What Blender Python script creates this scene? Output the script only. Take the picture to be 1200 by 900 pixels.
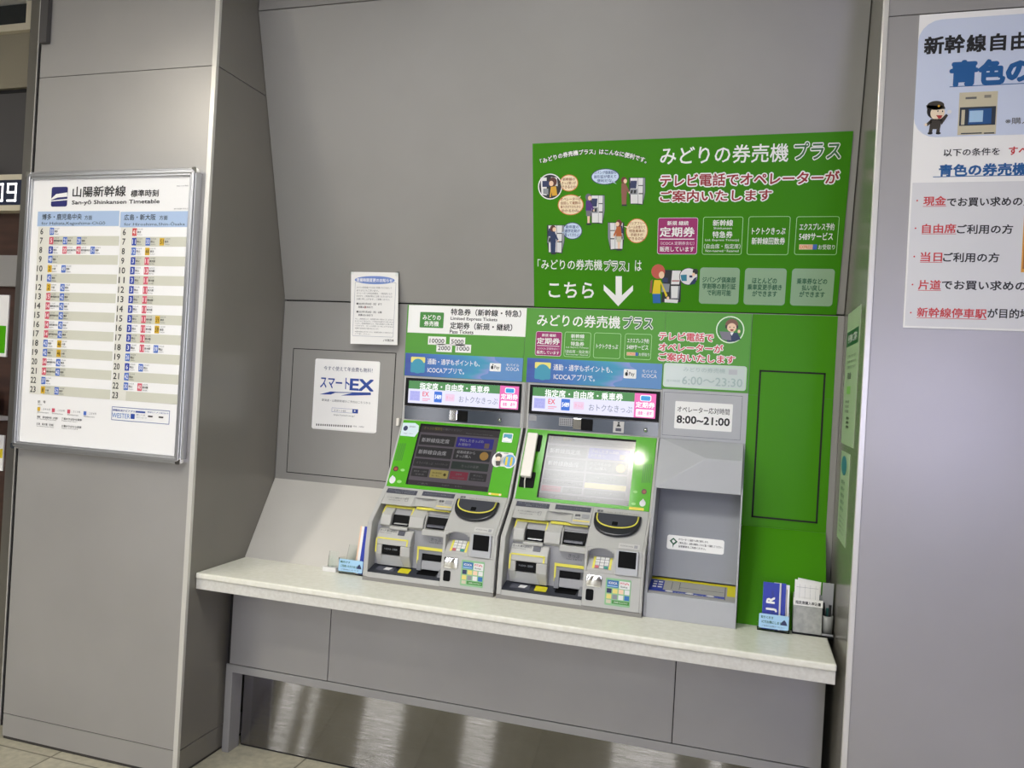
import bpy, bmesh, math, random
from mathutils import Vector, Matrix
sc = bpy.context.scene
for o in list(bpy.data.objects): bpy.data.objects.remove(o)
COL = sc.collection
# ------------------------------------------------------------------ camera, world, exposure
cd = bpy.data.cameras.new('camera'); cam = bpy.data.objects.new('camera', cd); COL.objects.link(cam)
cd.sensor_width = 36.0; cd.sensor_fit = 'HORIZONTAL'; cd.lens = 27.674; cd.clip_start = .05
cam.matrix_world = Matrix(((0.95734004, -0.05353896, 0.28396061, 1.96733771),
                           (0.28345739, -0.01692924, -0.95883539, -3.03940217),
                           (0.05614229, 0.99842225, -0.00103102, 1.54800835), (0, 0, 0, 1)))
sc.camera = cam
sc.view_settings.view_transform = 'Standard'; sc.view_settings.look = 'None'
sc.view_settings.gamma = 1.0; sc.view_settings.use_curve_mapping = False
EXPOSURE = 0.0
sc.view_settings.exposure = EXPOSURE
sc.cycles.use_denoising = True
W = bpy.data.worlds.new('world'); sc.world = W; W.use_nodes = True
W.node_tree.nodes['Background'].inputs[0].default_value = (.86, .93, 1, 1)
W.node_tree.nodes['Background'].inputs[1].default_value = .05
# ceiling lamps: x, y, half size x, half size y, emission, colour
CEIL = 3.2
DOWNLIGHTS = [(1.27, -1.70, .05, 520.0), (-1.25, -2.55, .13, 240.0)]
PANELS = [(-3.2, -4.3), (-.9, -4.3), (1.4, -4.3), (-3.2, -6.3), (-.9, -6.3), (1.4, -6.3)]
PANEL_E = 20.0
NEAR_PANEL = (.90, -1.86, .33, .30); NEAR_E = 30.0
# ------------------------------------------------------------------ materials
def lin(h):
    v = [int(h[i:i+2], 16)/255 for i in (0, 2, 4)]
    return tuple(c/12.92 if c <= .04045 else ((c+.055)/1.055)**2.4 for c in v) + (1,)
MATS = {}
def base(name, hexc, rough=.5, metal=0., emit=None, es=1., spec=.5, coat=0.):
    m = bpy.data.materials.new(name); m.use_nodes = True
    b = m.node_tree.nodes['Principled BSDF']
    b.inputs['Base Color'].default_value = lin(hexc); b.inputs['Roughness'].default_value = rough
    b.inputs['Metallic'].default_value = metal; b.inputs['Specular IOR Level'].default_value = spec
    if coat: b.inputs['Coat Weight'].default_value = coat; b.inputs['Coat Roughness'].default_value = .08
    if emit: b.inputs['Emission Color'].default_value = lin(emit); b.inputs['Emission Strength'].default_value = es
    MATS[name] = m; return m
def noisy(name, hexc, hex2, scale, rough=.5, metal=0., stretch=(1, 1, 1), bump=0., detail=4, lo=.35, hi=.65, spec=.5, rough2=None):
    m = base(name, hexc, rough, metal, spec=spec); nt = m.node_tree; b = nt.nodes['Principled BSDF']
    tc = nt.nodes.new('ShaderNodeTexCoord'); mp = nt.nodes.new('ShaderNodeMapping'); mp.inputs['Scale'].default_value = stretch
    n = nt.nodes.new('ShaderNodeTexNoise'); n.inputs['Scale'].default_value = scale; n.inputs['Detail'].default_value = detail
    r = nt.nodes.new('ShaderNodeValToRGB'); r.color_ramp.elements[0].color = lin(hexc); r.color_ramp.elements[1].color = lin(hex2)
    r.color_ramp.elements[0].position = lo; r.color_ramp.elements[1].position = hi
    nt.links.new(tc.outputs['Object'], mp.inputs[0]); nt.links.new(mp.outputs[0], n.inputs['Vector'])
    nt.links.new(n.outputs['Fac'], r.inputs[0]); nt.links.new(r.outputs[0], b.inputs['Base Color'])
    if rough2 is not None:
        mr = nt.nodes.new('ShaderNodeMapRange'); mr.inputs[3].default_value = rough; mr.inputs[4].default_value = rough2
        nt.links.new(n.outputs['Fac'], mr.inputs[0]); nt.links.new(mr.outputs[0], b.inputs['Roughness'])
    if bump:
        bp = nt.nodes.new('ShaderNodeBump'); bp.inputs['Strength'].default_value = bump; bp.inputs['Distance'].default_value = .002
        nt.links.new(n.outputs['Fac'], bp.inputs['Height']); nt.links.new(bp.outputs[0], b.inputs['Normal'])
    return m
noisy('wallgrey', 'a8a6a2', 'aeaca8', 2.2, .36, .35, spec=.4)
noisy('sideshade', '79766e', '7f7b72', 2.0, .22, spec=.6)  # darker copy of the wall grey: shade of the side walls mixed in
noisy('undergrey', 'a09f9f', 'a7a6a5', 2.5, .3, .3, spec=.5)
noisy('apron', 'bcb9b0', 'c2bfb6', 3, .4)
noisy('alcoveshade', '918f8a', '979590', 2.2, .36, .06, spec=.4)  # same panels as wallgrey; the alcove's dimmer light is put into the colour
noisy('stone', 'f3f2e5', 'ebeada', 45, .22, detail=6, spec=.6)
noisy('stonefront', 'dcdbd3', 'd2d0c7', 90, .5, detail=5)
noisy('cast', 'b6b6b1', 'bdbdb8', 6, .42)
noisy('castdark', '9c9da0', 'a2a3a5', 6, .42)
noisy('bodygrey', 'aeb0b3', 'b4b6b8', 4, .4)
noisy('ceilwhite', 'c9c8c2', 'd0cfc9', 3, .8)
noisy('deepwood', '3b2820', '4a3329', 4, .5, stretch=(1, 1, 8))
noisy('greyboard', 'b0b1ac', '9c9e9a', 60, .7)
base('gap', '1b1a19', .8); base('shadowgap', '3a3733', .8)
base('clad', '448c08', .3, spec=.15); base('fascia', '4dac08', .4, spec=.2, coat=.25)
base('alu', 'c9cacd', .28, .85); base('trimlight', 'dcdad2', .3, .3); base('chrome', 'f2f2f2', .04, 1.)
base('plinth', '8d8b86', .5); base('bezel', '101114', .5, spec=.2); base('darkglass', '3c444e', .1, spec=.7); base('darkglass2', '5c6470', .12, spec=.8)
base('blackslot', '08090a', .6, spec=.15); base('trayblack', '2b2f38', .35); base('inner', '84868a', .5); base('silver', 'b2b4b6', .35, .4)
base('label', '4d4f5a', .4); base('labelw', 'c9c8c4', .45); base('yelline', 'e6de5a', .45); base('yelmark', 'd8cf1e', .45)
base('handset', 'e9e4d9', .35); base('key', 'e8e8e4', .4); base('keyr', 'd2707a', .4); base('keyg', '3f9c8c', .4)
base('pen', '16191c', .3); base('penteal', '2f5f5a', .3); base('paper', 'f4f3ef', .7); base('paper2', 'e9e8e4', .7)
base('trayblue', '2a3fa0', .4); base('traygrey', 'a7a69f', .45); base('cupgrey', '8f918e', .3)
base('lampwhite0', 'ffffff', .5, emit='fff6e6', es=DOWNLIGHTS[0][3]); base('lampwhite1', 'ffffff', .5, emit='fff6e6', es=DOWNLIGHTS[1][3]); base('panelwhite', 'ffffff', .5, emit='f6f8fb', es=PANEL_E)
base('nearwhite', 'ffffff', .5, emit='f8f8f6', es=NEAR_E); base('lampring', 'd8d8d4', .4); base('beige', '8d8672', .6); base('cream', 'cfc7ae', .5); base('darkpane', '23282a', .15, spec=.6); base('greypanel', '4e4c4b', .5)
def acrylic():
    m = base('acrylic', 'ffffff', .04); b = m.node_tree.nodes['Principled BSDF']
    b.inputs['Transmission Weight'].default_value = 1.0; b.inputs['IOR'].default_value = 1.12; b.inputs['Base Color'].default_value = (.93, .97, .95, 1)
acrylic()
def brushed():                                                     # fine horizontal brush lines: normals tilt up and down, never sideways
    m = noisy('stainless', '84827c', '8c8a85', 6, .05, 1.)
    nt = m.node_tree; b = nt.nodes['Principled BSDF']; N = nt.nodes.new; L = nt.links.new
    g = N('ShaderNodeNewGeometry'); tc = N('ShaderNodeTexCoord'); mp = N('ShaderNodeMapping'); mp.inputs['Scale'].default_value = (8, 8, 21000)
    w = N('ShaderNodeTexNoise'); w.inputs['Scale'].default_value = 1.0; w.inputs['Detail'].default_value = 1
    mr = N('ShaderNodeMapRange'); mr.inputs[1].default_value = .36; mr.inputs[2].default_value = .64; mr.inputs[3].default_value = -.31; mr.inputs[4].default_value = .31
    cb = N('ShaderNodeCombineXYZ'); ad = N('ShaderNodeVectorMath'); ad.operation = 'ADD'; nm = N('ShaderNodeVectorMath'); nm.operation = 'NORMALIZE'
    L(tc.outputs['Object'], mp.inputs[0]); L(mp.outputs[0], w.inputs['Vector']); L(w.outputs['Fac'], mr.inputs[0]); L(mr.outputs[0], cb.inputs[2])
    L(g.outputs['Normal'], ad.inputs[0]); L(cb.outputs[0], ad.inputs[1]); L(ad.outputs[0], nm.inputs[0]); L(nm.outputs[0], b.inputs['Normal'])
brushed()
def floor_mat():
    m = base('floortile', 'a9a48f', .35); nt = m.node_tree; b = nt.nodes['Principled BSDF']
    tc = nt.nodes.new('ShaderNodeTexCoord'); mp = nt.nodes.new('ShaderNodeMapping'); mp.inputs['Location'].default_value = (-.355, .585, 0)
    br = nt.nodes.new('ShaderNodeTexBrick'); br.offset = 0; br.inputs['Scale'].default_value = 1
    for k, v in (('Brick Width', .45), ('Row Height', .45), ('Mortar Size', .004), ('Mortar Smooth', .1), ('Bias', 0)): br.inputs[k].default_value = v
    br.inputs['Color1'].default_value = lin('b2ad99'); br.inputs['Color2'].default_value = lin('aaa591'); br.inputs['Mortar'].default_value = lin('6d6858')
    n = nt.nodes.new('ShaderNodeTexNoise'); n.inputs['Scale'].default_value = 35
    mx = nt.nodes.new('ShaderNodeMix'); mx.data_type = 'RGBA'; mx.blend_type = 'OVERLAY'; mx.inputs[0].default_value = .35
    nt.links.new(tc.outputs['Object'], mp.inputs[0]); nt.links.new(mp.outputs[0], br.inputs['Vector']); nt.links.new(tc.outputs['Object'], n.inputs['Vector'])
    nt.links.new(br.outputs['Color'], mx.inputs[6]); nt.links.new(n.outputs['Fac'], mx.inputs[7]); nt.links.new(mx.outputs[2], b.inputs['Base Color'])
floor_mat()
def banner_mat():                                                  # printed blue to teal to lavender banner
    m = base('bannerblue', '3d66b0', .35); nt = m.node_tree; b = nt.nodes['Principled BSDF']
    tc = nt.nodes.new('ShaderNodeTexCoord'); sp = nt.nodes.new('ShaderNodeSeparateXYZ'); n = nt.nodes.new('ShaderNodeTexNoise'); n.inputs['Scale'].default_value = 2.2
    ma = nt.nodes.new('ShaderNodeMath'); ma.operation = 'MULTIPLY_ADD'; ma.inputs[1].default_value = .5
    r = nt.nodes.new('ShaderNodeValToRGB'); e = r.color_ramp.elements
    e[0].color = lin('3a4fa0'); e[0].position = .22; e[1].color = lin('8a96d2'); e[1].position = 1.2
    for p, c in ((.6, '3f78bf'), (.85, '3f9bbd'), (1.0, '5d8fc6')): q = e.new(min(p, 1)); q.color = lin(c)
    nt.links.new(tc.outputs['Generated'], sp.inputs[0]); nt.links.new(tc.outputs['Generated'], n.inputs['Vector'])
    nt.links.new(n.outputs['Fac'], ma.inputs[0]); nt.links.new(sp.outputs[0], ma.inputs[2]); nt.links.new(ma.outputs[0], r.inputs[0]); nt.links.new(r.outputs[0], b.inputs['Base Color'])
banner_mat()
INK = dict(white='f2f2ee', pdark='2f6b30', red='98141e', redp='d0404f', gdark='28521a', magenta='9c1c66', pinkw='efd9e4', mint='b9e6a4', mintw='e4f6dc', peach='f0cfb0', blue='3a5fb0',
  orange='d97828', sage='8fae8c', gink='1d5a3c', outl='22262a', pw='e4e4e2', pg='8d9196', pg2='7d7a86', navy='28345c', hairb='5a3026', hairr='6e2e24', hairg='6a6670', hairl='c45a48', hairm='7d5644', hairk='1c1a18', skin='f0cfae', face='f3dfc0',
  brown='8d5a48', purple='4c2c7a', greyc='77747e', navyb='22345c', orangeb='b8622e', cream='e8d7ae', creamb='f4e3bd', skyb='cfe0f2', skyb2='5fa6d8', skyw='d6e8ee', brown2='9a5a30', blue2='33508c', gold='dca82c', yellow='e0c81c', blue3='2166ac', teal='2f7f98',
  black='1c1c1c', hgreen='3f8a35', iconblue='3f9ab4', iconyel='e8e07a', fade='9fb4b0', fade2='b4b8bc', navyt='34406a', exblue='23479a', exblue2='3a78c0', grey4='55565a', grey5='6a6a68', grey5b='8c877a', noteblue='6d88c8', noteline='7d8296',
  tblue='a9c0de', tnavy='26286c', tyel='d8b02c', tred='d4586c', tblu='4a70c4', tbl2='1f3fa4', tbeige='cfcfbf', twhite='f0f0ee', tnum='e0dfd4', pblue='1c5c98', red2='cc3c3c', ppale='cfd8ea', pgrey='dcdcdc', orange2='e0a038', orange3='a86428', cap='3c362c', mouth='b03a34',
  mbeige='cdc4a6', mdark='2c3440', mblue='23558c', mlight='a9cbe6', gold2='e4cf2a', fgreen2='2f7a0c', fgreen3='8fd068', darkred='4a1c14', redb='a03820', paleblue='a8d2ee', leafblue='2238a8', greenst='8fc090', stblue='2f6fb0', styel='e4d67a')
for k, v in INK.items(): base('ink_'+k, v, .42)
for k, c, s in (('e_white', 'e9e8ff', 1.0), ('e_white2', 'ffffff', 1.15), ('e_green', '4a8f4c', .95), ('e_pink', 'f06cb8', 1.0), ('e_lav', 'b4b4f0', 1.0), ('e_lav2', '8d8fe0', 1.), ('e_red', 'e8505c', 1.), ('e_pinkl', 'f09cb4', 1.), ('e_pinkl2', 'f0d0ea', 1.), ('e_blue', '2f70d8', 1.), ('e_grey', '7d8496', 1.), ('e_sky', '38a8e4', 1.)):
    base('ink_'+k, '0c0c0e', .3, emit=c, es=s)
for k, c, s in (('s_bg', '504a50', 1.), ('s_bar', '2c282a', 1.), ('s_btn', '262527', 1.), ('s_btng', '242c28', 1.), ('s_blue', '262070', 1.), ('s_txt', '8c8a8c', 1.), ('s_txt2', '5c5a5c', 1.), ('s_yel', '6a6030', 1.), ('s_brn', '5c4c44', 1.), ('s_gold', '8c6c34', 1.), ('s_ylb', '8c8048', 1.), ('s_dk', '3c3414', 1.), ('s_red', '6c2434', 1.)):
    base('ink_'+k, '141416', .16, emit=c, es=s, spec=.42)
def M(n): return MATS.get(n) or MATS['ink_'+n]
# ------------------------------------------------------------------ mesh helpers
class MB:
    def __init__(s): s.v = []; s.f = []; s.m = []
    def add(s, vs, fs, mat):
        k = len(s.v); s.v += [tuple(x) for x in vs]; s.f += [tuple(i+k for i in f) for f in fs]; s.m += [mat]*len(fs); return s
    def box(s, x0, x1, y0, y1, z0, z1, mat):
        vs = [(x, y, z) for x in (x0, x1) for y in (y0, y1) for z in (z0, z1)]
        return s.add(vs, [(0, 1, 3, 2), (4, 6, 7, 5), (0, 4, 5, 1), (2, 3, 7, 6), (0, 2, 6, 4), (1, 5, 7, 3)], mat)
    def prism(s, prof, x0, x1, mat):                                # prof = (y, z) outline swept along x
        n = len(prof); a = sum(prof[i][0]*prof[(i+1) % n][1]-prof[(i+1) % n][0]*prof[i][1] for i in range(n))
        if a < 0: prof = prof[::-1]
        vs = [(x0, y, z) for y, z in prof]+[(x1, y, z) for y, z in prof]
        return s.add(vs, [tuple(range(n))[::-1], tuple(range(n, 2*n))]+[(i, (i+1) % n, n+(i+1) % n, n+i) for i in range(n)], mat)
    def vprism(s, prof, z0, z1, mat):                               # prof = (x, y) outline swept up
        n = len(prof); a = sum(prof[i][0]*prof[(i+1) % n][1]-prof[(i+1) % n][0]*prof[i][1] for i in range(n))
        if a < 0: prof = prof[::-1]
        vs = [(x, y, z0) for x, y in prof]+[(x, y, z1) for x, y in prof]
        return s.add(vs, [tuple(range(n))[::-1], tuple(range(n, 2*n))]+[(i, (i+1) % n, n+(i+1) % n, n+i) for i in range(n)], mat)
    def slab(s, sh, pts, d0, d1, mat):                              # sheet-coordinate outline with thickness
        n = len(pts); a = sum(pts[i][0]*pts[(i+1) % n][1]-pts[(i+1) % n][0]*pts[i][1] for i in range(n))
        if a < 0: pts = pts[::-1]
        vs = [sh.p(a_, b_, d0) for a_, b_ in pts]+[sh.p(a_, b_, d1) for a_, b_ in pts]
        return s.add(vs, [tuple(range(n))[::-1], tuple(range(n, 2*n))]+[(i, (i+1) % n, n+(i+1) % n, n+i) for i in range(n)], mat)
    def rslab(s, sh, a0, b0, a1, b1, d0, d1, mat, r=0): return s.slab(sh, rrect(a0, b0, a1, b1, r), d0, d1, mat)
    def lathe(s, c, prof, mat, n=24):                               # prof = (radius, z) about a vertical axis
        vs = []; fs = []
        for r, z in prof: vs += [(c[0]+r*math.cos(2*math.pi*i/n), c[1]+r*math.sin(2*math.pi*i/n), c[2]+z) for i in range(n)]
        for j in range(len(prof)-1): fs += [(j*n+i, j*n+(i+1) % n, (j+1)*n+(i+1) % n, (j+1)*n+i) for i in range(n)]
        if prof[0][0] > 1e-4: fs.append(tuple(range(n))[::-1])
        if prof[-1][0] > 1e-4: fs.append(tuple((len(prof)-1)*n+i for i in range(n)))
        return s.add(vs, fs, mat)
    def tube(s, path, r, mat, n=10):
        vs = []; fs = []; P = [Vector(p) for p in path]
        for i, p in enumerate(P):
            t = (P[min(i+1, len(P)-1)]-P[max(i-1, 0)]).normalized(); u = t.orthogonal().normalized() if i == 0 else (u-t*u.dot(t)).normalized(); w = t.cross(u)
            vs += [tuple(p+(u*math.cos(2*math.pi*k/n)+w*math.sin(2*math.pi*k/n))*r) for k in range(n)]
        for i in range(len(P)-1): fs += [(i*n+k, i*n+(k+1) % n, (i+1)*n+(k+1) % n, (i+1)*n+k) for k in range(n)]
        fs += [tuple(range(n))[::-1], tuple((len(P)-1)*n+k for k in range(n))]
        return s.add(vs, fs, mat)
    def build(s, name, parent=None, loc=None, bevel=0, smooth=False, seg=2):
        if loc is None: loc = Vector((0, 0, 0)) if parent is None else wloc(parent)
        loc = Vector(loc)
        me = bpy.data.meshes.new(name); me.from_pydata([tuple(Vector(v)-loc) for v in s.v], [], s.f)
        names = list(dict.fromkeys(s.m))
        for n in names: me.materials.append(M(n))
        idx = {n: i for i, n in enumerate(names)}
        me.polygons.foreach_set('material_index', [idx[m] for m in s.m])
        if smooth: me.polygons.foreach_set('use_smooth', [True]*len(me.polygons))
        me.update()
        o = bpy.data.objects.new(name, me); COL.objects.link(o)
        if parent: o.parent = parent; o.location = loc-wloc(parent)
        else: o.location = loc
        WL[o.name] = loc
        if bevel:
            b = o.modifiers.new('bevel', 'BEVEL'); b.width = bevel; b.segments = seg; b.limit_method = 'ANGLE'; b.angle_limit = math.radians(35)
        return o
WL = {}
def wloc(o): return WL[o.name]
def rrect(a0, b0, a1, b1, r=0, n=5):
    if a0 > a1: a0, a1 = a1, a0
    if b0 > b1: b0, b1 = b1, b0
    if r <= 0: return [(a0, b0), (a1, b0), (a1, b1), (a0, b1)]
    r = min(r, (a1-a0)/2*.999, (b1-b0)/2*.999); out = []
    for cx, cy, s in ((a1-r, b0+r, -90), (a1-r, b1-r, 0), (a0+r, b1-r, 90), (a0+r, b0+r, 180)):
        for i in range(n+1): t = math.radians(s+90*i/n); out.append((cx+r*math.cos(t), cy+r*math.sin(t)))
    return out
class Sheet:                                                        # a flat face: origin, right, up and outward normal
    def __init__(s, o, up=(0, 0, 1), right=(1, 0, 0), d=0.):
        s.r = Vector(right).normalized(); s.u = Vector(up).normalized(); s.n = s.r.cross(s.u); s.o = Vector(o)+s.n*d
    def p(s, a, b, d=0.): return tuple(s.o+s.r*a+s.u*b+s.n*d)
def tag(o, label, cat, group=None):
    o['label'] = label; o['category'] = cat
    if group: o['group'] = group
    return o
def structure(o): o['kind'] = 'structure'; return o
def thing(name, loc, label, cat, group=None):
    o = bpy.data.objects.new(name, None); COL.objects.link(o); o.location = loc; o.empty_display_size = .05
    WL[o.name] = Vector(loc); return tag(o, label, cat, group)
GL = {}
def glyphs(s, off=0.):
    k = (s, off)
    if k not in GL:
        c = bpy.data.curves.new('text', 'FONT'); c.body = s; c.resolution_u = 2; c.offset = off; c.fill_mode = 'FRONT'
        o = bpy.data.objects.new('text', c); COL.objects.link(o); bpy.context.view_layer.update()
        me = bpy.data.meshes.new_from_object(o.evaluated_get(bpy.context.evaluated_depsgraph_get()))
        GL[k] = ([(v.co.x, v.co.y) for v in me.vertices], [tuple(p.vertices) for p in me.polygons])
        bpy.data.objects.remove(o); bpy.data.curves.remove(c); bpy.data.meshes.remove(me)
    return GL[k]
EPS = .00035
def draw(mb, sh, op, da=0., db=0.):
    k = op[0]
    if k == 'T':
        _, s, a, b, w, h, col, bold, lay = op
        v0, _f = glyphs(s)
        x0 = min(v[0] for v in v0); x1 = max(v[0] for v in v0); y0 = min(v[1] for v in v0); y1 = max(v[1] for v in v0)
        sx = w/max(x1-x0, 1e-6); sy = h/max(y1-y0, 1e-6)
        cx = (x0+x1)/2; cy = (y0+y1)/2
        vv, ff = glyphs(s); n = 10 if bold >= .06 else 4; rb = bold if bold >= .06 else bold*.9
        reps = [(rb*math.cos((i+.5)*2*math.pi/n), rb*math.sin((i+.5)*2*math.pi/n)) for i in range(n)] if bold > 0 else [(0, 0)]
        for i, (ox, oy) in enumerate(reps):
            mb.add([sh.p(a+da+((x-cx)+ox)*sx, b+db+((y-cy)+oy)*sy, EPS*lay+i*2.5e-5) for x, y in vv], ff, col)
    elif k == 'C':
        _, s, a, b, size, ang, col, bold, lay = op
        vv, ff = glyphs(s); c, n = math.cos(ang), math.sin(ang)
        reps = [(bold*math.cos(i*math.pi/4), bold*math.sin(i*math.pi/4)) for i in range(8)]
        for i, (ox, oy) in enumerate(reps):
            q = [((x-.5+ox)*size, (y-.38+oy)*size) for x, y in vv]
            mb.add([sh.p(a+x*c-y*n, b+x*n+y*c, EPS*lay+i*2.5e-5) for x, y in q], ff, col)
    elif k == 'B':
        _, a0, b0, a1, b1, col, lay, r = op
        pts = rrect(a0+da, b0+db, a1+da, b1+db, r); mb.add([sh.p(x, y, EPS*lay) for x, y in pts], [tuple(range(len(pts)))], col)
    elif k == 'Q':
        _, pts, col, lay, r = op
        n = len(pts); A = sum(pts[i][0]*pts[(i+1) % n][1]-pts[(i+1) % n][0]*pts[i][1] for i in range(n))
        if A < 0: pts = pts[::-1]
        mb.add([sh.p(x+da, y+db, EPS*lay) for x, y in pts], [tuple(range(n))], col)
    elif k == 'E':
        _, a, b, ra, rb, col, lay = op; n = 28
        mb.add([sh.p(a+da+ra*math.cos(2*math.pi*i/n), b+db+rb*math.sin(2*math.pi*i/n), EPS*lay) for i in range(n)], [tuple(range(n))], col)
    elif k == 'O':
        _, a0, b0, a1, b1, col, lay, r, w = op
        A = rrect(a0+da, b0+db, a1+da, b1+db, r); B = rrect(a0+da+w, b0+db+w, a1+da-w, b1+db-w, max(r-w, 0)); n = len(A)
        if len(B) != n: B = rrect(a0+da+w, b0+db+w, a1+da-w, b1+db-w, 1e-5)
        mb.add([sh.p(x, y, EPS*lay) for x, y in A+B], [(i, (i+1) % n, n+(i+1) % n, n+i) for i in range(n)], col)
def prints(prefix, sh, parent, only=None):
    for k, ops in PR.items():
        if not k.startswith(prefix+'/') or isinstance(ops, dict): continue
        part = k.split('/')[1].split('#')[0]
        if only and part not in only: continue
        mb = MB()
        for op in ops: draw(mb, sh, op)
        mb.build(part, parent)
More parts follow.
